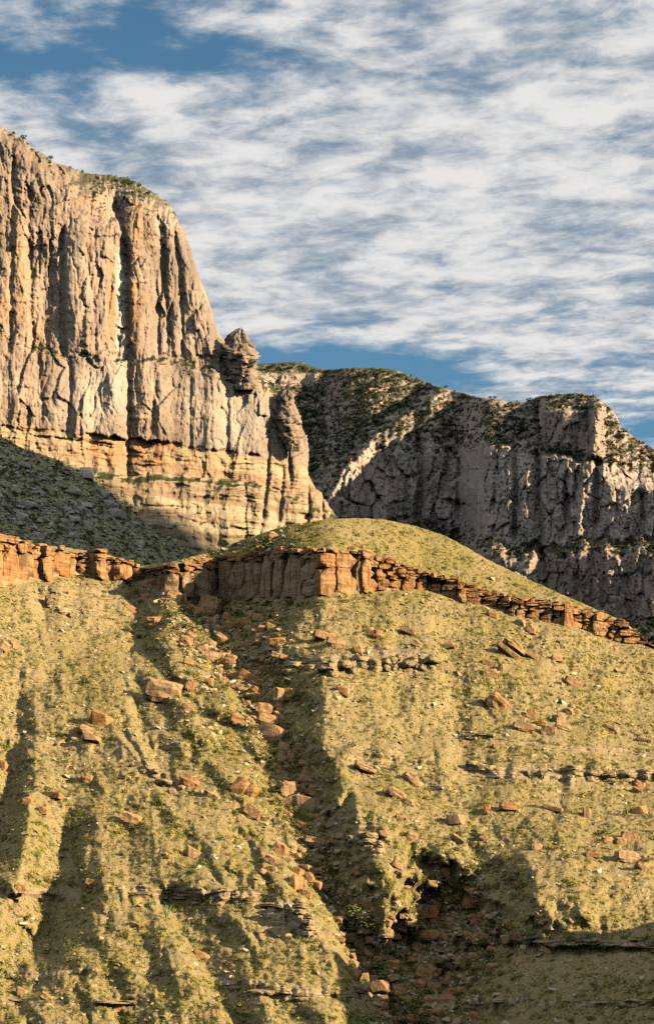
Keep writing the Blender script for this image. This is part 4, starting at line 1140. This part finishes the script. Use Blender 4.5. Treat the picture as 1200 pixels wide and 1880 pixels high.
# ------------------------------------------------------------------ ocotillo
def ocotillo(px, py, hpx, label, seed):
    r_ = random.Random(seed)
    Y0 = float(hill_depth(px, py)[0]); h = hpx / F * Y0
    vs, fs = [], []
    for k in range(11):
        a, ln = r_.uniform(0, 6.28), r_.uniform(.12, .42)
        rad = .022 * h
        ringp = None
        for j in range(5):
            t_ = j / 4
            c = Vector((math.cos(a) * ln * h * t_ ** 1.3, math.sin(a) * ln * h * t_ ** 1.3, h * t_ * r_.uniform(.92, 1.0)))
            k0 = len(vs)
            for q_ in range(4):
                vs.append(tuple(c + Vector((math.cos(q_ * 1.571), math.sin(q_ * 1.571), 0)) * rad * (1.2 - .6 * t_)))
            if ringp is not None:
                for q_ in range(4):
                    fs.append((ringp + q_, ringp + (q_ + 1) % 4, k0 + (q_ + 1) % 4, k0 + q_))
            ringp = k0
    me = bpy.data.meshes.new('ocotillo'); me.from_pydata(vs, [], fs); me.update(); me.materials.append(M['ocotillo'])
    o = add(me, 'ocotillo')
    o.location = place(np.array(float(px)), np.array(float(py)), np.array(Y0)).tolist()
    tag(o, label, 'ocotillo', 'ocotillos')
for k, a_ in enumerate([(306, 1690, 30, 'tall pale green ocotillo at the head of the small lower left gully'), (92, 1560, 22, 'ocotillo on the left spur beside the shaded gully'), (70, 1578, 20, 'ocotillo left of the one beside the shaded gully'),
                        (38, 1594, 18, 'ocotillo low on the far left spur'), (340, 1712, 20, 'ocotillo inside the small lower left gully'), (898, 1545, 22, 'ocotillo at the mouth of the narrow right gully'), (720, 1725, 20, 'ocotillo in the shadow of the bowl'),
                        (1150, 1495, 20, 'ocotillo left of the rounded banded boulder')]):
    ocotillo(*a_, 700 + k)

TL = [(48, 854, 15, 11, 0, 'small pinkish boulder high on the talus'), (41, 949, 24, 14, 12, 'long grey boulder low on the left talus'), (60, 927, 20, 11, 18, 'grey boulder above the long grey one on the talus'),
      (103, 927, 20, 9, 8, 'flat pale boulder in the middle of the talus'), (138, 902, 24, 14, 28, 'pale slab high in the middle of the talus'), (137, 954, 22, 12, 15, 'grey boulder in the lower middle of the talus'),
      (160, 966, 20, 17, 5, 'pinkish block on the lower talus above the left ledge'), (213, 945, 22, 22, 10, 'tallest pinkish block on the right of the talus'), (200, 926, 20, 15, 10, 'rounded block just above the tallest talus block'),
      (137, 984, 22, 12, 18, 'grey slab on the talus just above the left ledge'), (158, 928, 22, 9, 5, 'pair of joined pale stones in the middle of the talus'), (280, 959, 13, 10, 10, 'small white boulder far down the right of the talus'),
      (191, 909, 20, 12, 10, 'brownish outcrop on the upper right talus'), (77, 907, 18, 9, 20, 'pale slab on the upper left talus'), (180, 990, 18, 12, 15, 'grey boulder at the bottom of the talus near the ledge pillar'),
      (4, 889, 14, 12, 0, 'round grey boulder at the left edge of the talus'), (160, 872, 24, 24, 0, 'ragged tan outcrop where the talus meets the cliff'), (30, 900, 20, 10, 25, 'pale slab near the left edge of the talus'),
      (118, 958, 14, 10, 10, 'small pale stone left of the grey lower middle boulder'), (320, 995, 14, 9, 10, 'pale stone where the talus thins out at the right'), (250, 962, 14, 9, 15, 'small grey stone on the right talus'),
      (75, 985, 18, 10, 15, 'dull boulder low on the talus behind the left ledge'), (10, 832, 14, 9, 20, 'pale stone at the top left of the talus'), (25, 845, 16, 9, 15, 'pale stone near the top left of the talus')]
for b_ in TL:
    put_boulder(*b_, depth=talus_depth, pool=PALE, lift=.3)

# ------------------------------------------------------------------ scrub: prototypes
def tuft_mesh(name, seed, nleaf, spread, tall, leaf, mat, up=0.0):
    r_ = random.Random(seed)
    vs, fs = [], []
    for i in range(nleaf):
        a, rr = r_.uniform(0, 2 * math.pi), math.sqrt(r_.random()) * spread
        z = tall * (r_.random() ** .8) * math.sqrt(max(.05, 1 - (rr / spread) ** 2 * .8))
        c = Vector((rr * math.cos(a), rr * math.sin(a), z))
        nrm = Vector((c.x + r_.uniform(-.5, .5), c.y + r_.uniform(-.5, .5), .6 + r_.uniform(-.35, .6))).normalized()
        t1 = nrm.orthogonal().normalized(); t1.rotate(Matrix.Rotation(r_.uniform(0, 6.28), 3, nrm)); t2 = nrm.cross(t1)
        l1, l2 = leaf * r_.uniform(.6, 1.3), leaf * r_.uniform(.4, .9)
        k = len(vs)
        vs += [c - t1 * l1, c - t2 * l2, c + t1 * l1, c + t2 * l2]
        fs.append((k, k + 1, k + 2, k + 3))
    me = bpy.data.meshes.new(name); me.from_pydata([tuple(v) for v in vs], [], fs); me.update()
    if up > 0:                                                       # low cushions take the light as the slope does
        me.polygons.foreach_set('use_smooth', [True] * len(fs))
        me.normals_split_custom_set_from_vertices([tuple(Vector((v.x * (1 - up) * 2, v.y * (1 - up) * 2, 1.0)).normalized()) for v in vs])
    me.materials.append(mat)
    return me
PROTO = {}
def proto(key, meshes):
    c = bpy.data.collections.new(key)
    for i, me in enumerate(meshes):
        c.objects.link(bpy.data.objects.new(f'{key}_{i:02d}', me))
    PROTO[key] = c
proto('tuft_kinds', [tuft_mesh('tuft', 400 + i, 26, .5, .62, .14, M['tuft'], .3) for i in range(9)])
proto('bush_kinds', [tuft_mesh('bush', 420 + i, 46, .55, .8, .15, M['bush']) for i in range(7)])
proto('scrub_kinds', [tuft_mesh('scrub', 440 + i, 40, .55, .85, .17, M['dark']) for i in range(4)])
st = []
for i in range(6):
    me = hull_mesh('stone', 460 + i, .7, 12); me.materials.append(M['stone']); st.append(me)
proto('stone_kinds', st)
st = []
for i in range(4):
    me = hull_mesh('pale_stone', 470 + i, .8, 12); me.materials.append(M['pale']); st.append(me)
proto('pale_kinds', st)

def scatter(name, label, key, pts, scl, rot):
    """one object of many small pieces: points carrying their own turn and size"""
    me = bpy.data.meshes.new(name)
    me.vertices.add(len(pts)); me.vertices.foreach_set('co', np.asarray(pts, np.float32).reshape(-1))
    for nm, arr in (('piece_scale', scl), ('piece_turn', rot)):
        a = me.attributes.new(nm, 'FLOAT_VECTOR', 'POINT'); a.data.foreach_set('vector', np.asarray(arr, np.float32).reshape(-1))
    o = bpy.data.objects.new(name, me); scene.collection.objects.link(o)
    ng = bpy.data.node_groups.new(name, 'GeometryNodeTree')
    ng.interface.new_socket('Geometry', in_out='INPUT', socket_type='NodeSocketGeometry')
    ng.interface.new_socket('Geometry', in_out='OUTPUT', socket_type='NodeSocketGeometry')
    N, K = ng.nodes, ng.links
    gi, go = N.new('NodeGroupInput'), N.new('NodeGroupOutput')
    ci = N.new('GeometryNodeCollectionInfo'); ci.inputs['Collection'].default_value = PROTO[key]
    ci.inputs['Separate Children'].default_value = True; ci.inputs['Reset Children'].default_value = True
    iop = N.new('GeometryNodeInstanceOnPoints'); iop.inputs['Pick Instance'].default_value = True
    s1 = N.new('GeometryNodeInputNamedAttribute'); s1.data_type = 'FLOAT_VECTOR'; s1.inputs[0].default_value = 'piece_scale'
    s2 = N.new('GeometryNodeInputNamedAttribute'); s2.data_type = 'FLOAT_VECTOR'; s2.inputs[0].default_value = 'piece_turn'
    rv = N.new('FunctionNodeRandomValue'); rv.data_type = 'INT'; rv.inputs[4].default_value = 0; rv.inputs[5].default_value = 62
    K.new(gi.outputs[0], iop.inputs['Points']); K.new(ci.outputs[0], iop.inputs['Instance'])
    K.new(rv.outputs[2], iop.inputs['Instance Index'])
    K.new(s2.outputs[0], iop.inputs['Rotation']); K.new(s1.outputs[0], iop.inputs['Scale'])
    K.new(iop.outputs[0], go.inputs[0])
    md = o.modifiers.new('scatter', 'NODES'); md.node_group = ng
    tag(o, label, kind='stuff')
    return o

def rots(n, lean=.15):
    return np.stack([rng.uniform(-lean, lean, n), rng.uniform(-lean, lean, n), rng.uniform(0, 6.283, n)], -1)
_du = P[3:-3, 6:] - P[3:-3, :-6]; _dv = P[6:, 3:-3] - P[:-6, 3:-3]
HN = np.cross(_du, _dv); HN /= np.linalg.norm(HN, axis=-1, keepdims=True) + 1e-9
HN = np.where(HN[..., 2:] < 0, -HN, HN)
HN = np.pad(HN, ((3, 3), (3, 3), (0, 0)), mode='edge')
def lay(px, py):
    """turns that stand small plants square to the slope"""
    nn = np.stack([field_at(HN[..., k], px, py) for k in range(3)], -1) + np.array([0, 0, .25])
    nn /= np.linalg.norm(nn, axis=-1, keepdims=True)
    return np.stack([0 * px, np.arccos(np.clip(nn[:, 2], -1, 1)), np.arctan2(nn[:, 1], nn[:, 0])], -1)
def hill_samples(n, y0=1000, y1=1905):
    px, py = rng.uniform(-160, 1480, n), rng.uniform(940, y1, n)
    ok = (py > LEDGE_BASE(px) + 2) | ((py > np.minimum(CREST(px), LEDGE_TOP(px)) + 1) & (py < LEDGE_TOP(px) - 2) & (px > 300))
    px, py = px[ok], py[ok]
    Y = hill_depth(px, py)
    # the same number on each square metre of slope, near or far
    keep = rng.random(len(px)) < np.clip((Y / 620.0) ** 2, 0, 1)
    return px[keep], py[keep], Y[keep]

# dry grass tufts
px, py, Y = hill_samples(330000)
bv, gv, rv_ = field_at(bare, px, py), field_at(green, px, py), field_at(rockm, px, py)
clump = fbm(px / 26, py / 20, 3, .6, 161) + .6 * fbm(px / 120, py / 90, 2, .5, 162)
keep = rng.random(len(px)) < np.clip(.27 + .26 * clump - .25 * bv - .25 * rv_ + .2 * gv, .04, 1)
px, py, Y = px[keep], py[keep], Y[keep]
sz = rng.lognormal(-.72, .36, len(px))
scatter('grass', 'dry yellow green grass tufts all over the hillside', 'tuft_kinds', place(px, py, Y), np.stack([sz * 1.2, sz * 1.2, sz * 1.0], -1), lay(px, py))
# bushes: the largest three hundred as things, the rest as one mass
px, py, Y = hill_samples(64000)
bv, gv, rv_ = field_at(bare, px, py), field_at(green, px, py), field_at(rockm, px, py)
rav = np.clip(field_at(G, px, py) / .042, 0, 1.3)
clump = fbm(px / 60, py / 45, 3, .6, 171)
keep = rng.random(len(px)) < np.clip(.24 + .34 * clump - .25 * bv + .12 * gv + .10 * rav * (rav > .3), .03, 1)
px, py, Y, rav = px[keep], py[keep], Y[keep], rav[keep]
sz = rng.lognormal(-.62, .40, len(px)) * (1 + .75 * np.clip(rav, 0, 1))
seen = (px > 4) & (px < 1196) & (py < 1876)
order = np.argsort(-(sz / Y) * seen)
big_i, rest = order[:290], order[290:]
scatter('scrub', 'small green desert scrub dotted over the hillside', 'bush_kinds', place(px[rest], py[rest], Y[rest]), np.stack([sz[rest] * 1.2, sz[rest] * 1.2, sz[rest] * .85], -1), lay(px[rest], py[rest]))

def zone(x, y):
    lb, lt = float(LEDGE_BASE(x)), float(LEDGE_TOP(x))
    if y < lt: return 'on the grassy dome above the red sandstone ledge'
    if y < lb + 45 and x < 262: return 'at the foot of the golden left ledge'
    if y < 1215 and 330 < x < 560: return 'in the shaded alcove under the sandstone wall'
    if y < lb + 45: return 'just below the red sandstone ledge'
    xr_ = float(np.interp(y, [1100, 1200, 1330, 1470, 1600, 1760, 1900], [395, 440, 512, 578, 606, 655, 745]))
    if abs(x - xr_) < 70: return 'on the boulder strewn ravine floor' if y < 1640 else 'in the dark lower ravine'
    if x < xr_:
        return 'on the upper slope left of the ravine' if y < 1420 else 'on the lower spurs left of the ravine'
    if y > 1570 and x < 940: return 'in the shadowed bowl right of the ravine'
    if y > 1735: return 'in the shaded hollow under the right nose'
    if y > 1560: return 'on the sunlit nose at the lower right'
    return 'on the pale banks right of the ravine' if x < 860 else 'on the broad sunlit slope at the right'
TAKEN = set()
def beside(what, x, y):
    """a label by the nearest known boulder, given once for each side of it"""
    for bx, by, lab in sorted(NAMED, key=lambda b: (b[0] - x) ** 2 + (b[1] - y) ** 2)[:3]:
        dx_, dy_ = x - bx, y - by
        if dx_ * dx_ + dy_ * dy_ > 75 ** 2: return None
        side = ('right of' if dx_ > 0 else 'left of') if abs(dx_) > abs(dy_) else ('below' if dy_ > 0 else 'above')
        text = f'{what} nearest {side} the {lab}'
        if (what, side, lab) in TAKEN or len(text.split()) > 16: continue
        TAKEN.add((what, side, lab))
        return text
BUSH = [tuft_mesh('bush', 500 + i, 90, .55, .8, .115, M['bush']) for i in range(6)]
for i in big_i:
    o = add(BUSH[i % 6], 'bush')
    o.location = place(px[i], py[i], Y[i]).tolist()
    s_ = float(sz[i])
    o.scale = (s_ * 1.2, s_ * 1.2, s_ * .95)
    o.rotation_euler = (0, 0, float(rng.uniform(0, 6.28)))
    zt = zone(float(px[i]), float(py[i]))
    tag(o, beside('green bush', float(px[i]), float(py[i])) or 'green desert bush growing ' + zt, 'bush', 'bushes ' + zt)
# the trail of fallen blocks down the ravine
rb = random.Random(91)
for k in range(120):
    y = rb.choice((rb.uniform(1120, 1300), rb.uniform(1260, 1480), rb.uniform(1400, 1640), rb.uniform(1740, 1862)))
    xr_ = float(np.interp(y, [1100, 1200, 1330, 1470, 1600, 1760, 1900], [395, 440, 512, 578, 606, 655, 745]))
    x = xr_ + (rb.gauss(-22, 26) if y < 1640 else rb.gauss(20, 26))
    if y < float(LEDGE_BASE(x)) + 14 or any(abs(x - b[0]) < 13 and abs(y - b[1]) < 11 for b in NAMED): continue
    ww = min(24, rb.lognormvariate(2.35, .38))
    zt = zone(x, y)
    put_boulder(x, y, ww * 1.25, ww * .8, rb.uniform(-10, 38), beside('fallen block', x, y) or 'fallen sandstone block in the boulder trail ' + zt, 'fallen blocks ' + zt, lift=.12)
# loose stones: likewise
px, py, Y = hill_samples(90000)
bv = field_at(bare, px, py)
rav = np.clip(field_at(G, px, py) / .042, 0, 1)
near = np.clip(1 - (py - LEDGE_BASE(px)) / 420.0, 0, 1) * (py > LEDGE_BASE(px))
clump = fbm(px / 45, py / 40, 3, .6, 181)
keep = rng.random(len(px)) < np.clip(.17 + .36 * clump + .28 * near + .55 * rav ** 2 - .1 * (py < LEDGE_TOP(px)), .015, 1)
px, py, Y, rav = px[keep], py[keep], Y[keep], rav[keep]
sz = rng.lognormal(-1.62, .55, len(px)) * (1 + .8 * rav ** 2)
seen = (px > 4) & (px < 1196) & (py < 1876)
order = np.argsort(-(sz / Y) * seen)
big_i, rest = order[:150], order[150:]
t3 = rots(len(rest), .5)
scatter('rubble', 'loose sandstone rubble scattered down the hillside', 'stone_kinds', place(px[rest], py[rest], Y[rest]), np.stack([sz[rest] * rng.uniform(1, 1.7, len(rest)), sz[rest] * 1.1, sz[rest] * rng.uniform(.6, 1, len(rest))], -1), t3)
for i in big_i:
    zt = zone(float(px[i]), float(py[i]))
    ww = float(sz[i] * 2 * F / Y[i])
    ww = min(ww, 17)
    put_boulder(float(px[i]), float(py[i]), ww * 1.25, ww * .8, random.uniform(-10, 35), beside('loose rock', float(px[i]), float(py[i])) or 'loose sandstone rock lying ' + zt, 'loose rocks ' + zt, name='rock', cat='rock', lift=.08)

# talus scrub and stones
n = 26000
px, py = rng.uniform(-120, 470, n), rng.uniform(780, 1060, n)
ok = (py > TAL(px) + 1) & (py < np.where(px < 262, LEDGE_TOP(px), CREST(px)) + 8)
px, py = px[ok], py[ok]
Y = talus_depth(px, py)
cl = fbm(px / 30, py / 20, 3, .6, 191)
k1 = rng.random(len(px)) < np.clip(.20 + .35 * cl, .03, 1)
sz = np.minimum(rng.lognormal(.55, .38, len(px)), 4.0)
scatter('talus_scrub', 'dark green scrub covering the shaded talus', 'bush_kinds', place(px[k1], py[k1], Y[k1]), np.stack([sz[k1] * 1.3, sz[k1] * 1.3, sz[k1]], -1), rots(int(k1.sum())))
k2 = rng.random(len(px)) < np.clip(.26 - .28 * cl, .04, .55)
sz = np.minimum(rng.lognormal(.0, .55, len(px)), 3.0)
scatter('talus_stones', 'pale stones strewn over the shaded talus', 'pale_kinds', place(px[k2], py[k2], Y[k2]), np.stack([sz[k2] * 1.5, sz[k2], sz[k2] * .8], -1), rots(int(k2.sum()), .4))

# ridge scrub
n = 60000
px = rng.uniform(440, 1260, n); py = rng.uniform(660, 1200, n)
v = (RB - py) / (RB - np.interp(px, rp, sk)) * (len(rfr) - 1)
ok = (v < len(rfr) - 3) & (v > 0)
px, py, v = px[ok], py[ok], v[ok]
ci = np.clip(np.interp(px, rp, np.arange(len(rp))).round().astype(int), 0, len(rp) - 1)
vi = v.round().astype(int)
Y = np.exp(RIDGE_L[vi, ci]); wl = RIDGE_WALL[vi, ci]; bh = beh[vi, ci]
cl = fbm(px / 22, (py + .2 * px) / 9, 3, .6, 201) + .5 * fbm(px / 60, py / 30, 2, .5, 202)
keep = rng.random(len(px)) < np.clip((.50 + .75 * cl + .35 * bh) * (1 - .97 * wl), .004, 1)
px, py, Y = px[keep], py[keep], Y[keep]
sz = rng.lognormal(.95, .36, len(px))
scatter('ridge_scrub', 'dark trees and scrub clothing the distant ridge', 'scrub_kinds', place(px, py, Y), np.stack([sz * 1.35, sz * 1.35, sz], -1), rots(len(px)))

# scrub on the cliff's shoulder and benches
n = 22000
ii, jj = rng.integers(2, len(crow) - 2, n), rng.integers(20, len(ccol) - 1, n)
ok = inside[ii, jj]
ii, jj = ii[ok], jj[ok]; n = len(ii)
x_, y_ = cpx[ii, jj], cpy[ii, jj]
den = 1.0 * np.exp(-((x_ - 205) / 70) ** 2 - ((y_ - 352) / 34) ** 2) + .5 * np.exp(-(e[ii, jj] / 9) ** 2) * (y_ < 640) * (x_ < 330)
den = den + .55 * np.exp(-((y_ - yb[ii, jj]) / 9) ** 2) * (x_ > 280) + .5 * np.exp(-((y_ - yb[ii, jj] - 2) / 16) ** 2) * np.exp(-((x_ - 60) / 60) ** 2) + .55 * np.exp(-((y_ - yb2[ii, jj] + 4) / 7) ** 2) * sstep(x_, 180, 240) * (1 - sstep(x_, 420, 480))
den = den + .25 * np.exp(-((y_ - yb2[ii, jj] - 56) / 10) ** 2) * (x_ > 220) * (x_ < 420)
den = den * np.clip(.6 + .9 * fbm(x_ / 14, y_ / 12, 2, .5, 211), 0, 1.2)
keep = rng.random(n) < den
pts = Pc[ii[keep], jj[keep]]
sz = rng.lognormal(.45, .4, len(pts))
scatter('cliff_scrub', 'dark scrub on the shoulder and benches of the great cliff', 'scrub_kinds', pts, np.stack([sz * 1.2, sz * 1.2, sz], -1), rots(len(pts)))

# ------------------------------------------------------------------ lone trees on the skylines
def tree(base, h, label, group, seed):
    r_ = random.Random(seed)
    root = empty('juniper_tree', base)
    tag(root, label, 'tree', group)
    bm = bmesh.new()
    def limb(a, b, r0, r1):
        a, b = Vector(a), Vector(b)
        ax = (b - a).normalized(); t1 = ax.orthogonal().normalized(); t2 = ax.cross(t1)
        ra, rb = [], []
        for k in range(6):
            d = t1 * math.cos(k * math.pi / 3) + t2 * math.sin(k * math.pi / 3)
            ra.append(bm.verts.new(a + d * r0)); rb.append(bm.verts.new(b + d * r1))
        for k in range(6):
            bm.faces.new((ra[k], ra[(k + 1) % 6], rb[(k + 1) % 6], rb[k]))
    bx, by = r_.uniform(-.06, .06) * h, r_.uniform(-.06, .06) * h
    limb((0, 0, -.15 * h), (bx, by, .55 * h), .055 * h, .03 * h)
    tips = []
    for k in range(5):
        a = k * 1.256 + r_.uniform(-.4, .4)
        tip = (bx + .26 * h * math.cos(a), by + .26 * h * math.sin(a), h * r_.uniform(.55, .85))
        limb((bx * .8, by * .8, h * r_.uniform(.3, .5)), tip, .022 * h, .01 * h); tips.append(tip)
    tips.append((bx, by, .88 * h))
    me = bpy.data.meshes.new('trunk'); bm.to_mesh(me); bm.free(); me.materials.append(M['bark'])
    add(me, 'trunk', root).location = base
    vs, fs = [], []
    for tp_ in tips:
        for k in range(46):
            c = Vector(tp_) + Vector((r_.gauss(0, .10), r_.gauss(0, .10), r_.gauss(0, .075))) * h
            nrm = Vector((r_.gauss(0, 1), r_.gauss(0, 1), r_.gauss(0, 1))).normalized()
            t1 = nrm.orthogonal(); t2 = nrm.cross(t1); l_ = h * r_.uniform(.02, .05); k0 = len(vs)
            vs += [tuple(c - t1 * l_), tuple(c + t2 * l_ * .7), tuple(c + t1 * l_), tuple(c - t2 * l_ * .7)]
            fs.append((k0, k0 + 1, k0 + 2, k0 + 3))
    me = bpy.data.meshes.new('crown'); me.from_pydata(vs, [], fs); me.update(); me.materials.append(M['dark'])
    add(me, 'crown', root).location = base
for k, (x, y, hpx, lab) in enumerate([(46, 259, 13, 'larger lone juniper on the upper left skyline of the cliff'), (29, 248, 8, 'small juniper near the top of the cliff, left of the larger one'),
                                      (97, 296, 11, 'lone juniper on the cliff skyline, downslope of the larger one'), (133, 309, 6, 'tiny juniper on the cliff skyline, lowest of the four')]):
    b_ = cliff_point(x - 3, y + 3)
    tree((float(b_[0]), float(b_[1]) - 1, float(b_[2]) - .6), hpx * .45 * 1.25, lab, 'junipers on the cliff skyline', 600 + k)
for k, (x, hpx, lab) in enumerate([(754, 6, 'small tree on the ridge skyline where it starts to fall'), (819, 8, 'tree on the ridge skyline above the fold'), (835, 5, 'tiny tree right of the tree above the fold'), (900, 7, 'left tree of the pair in the ridge saddle'),
                                   (908, 7, 'right tree of the pair in the ridge saddle'), (949, 5, 'small tree at the lowest point of the ridge saddle')]):
    ci_ = int(np.argmin(np.abs(rp - x)))
    b_ = Pr[len(rfr) - 2, ci_]
    tree((float(b_[0]), float(b_[1]), float(b_[2]) - 1), hpx * .68 * 1.25, lab, 'trees on the ridge skyline', 620 + k)
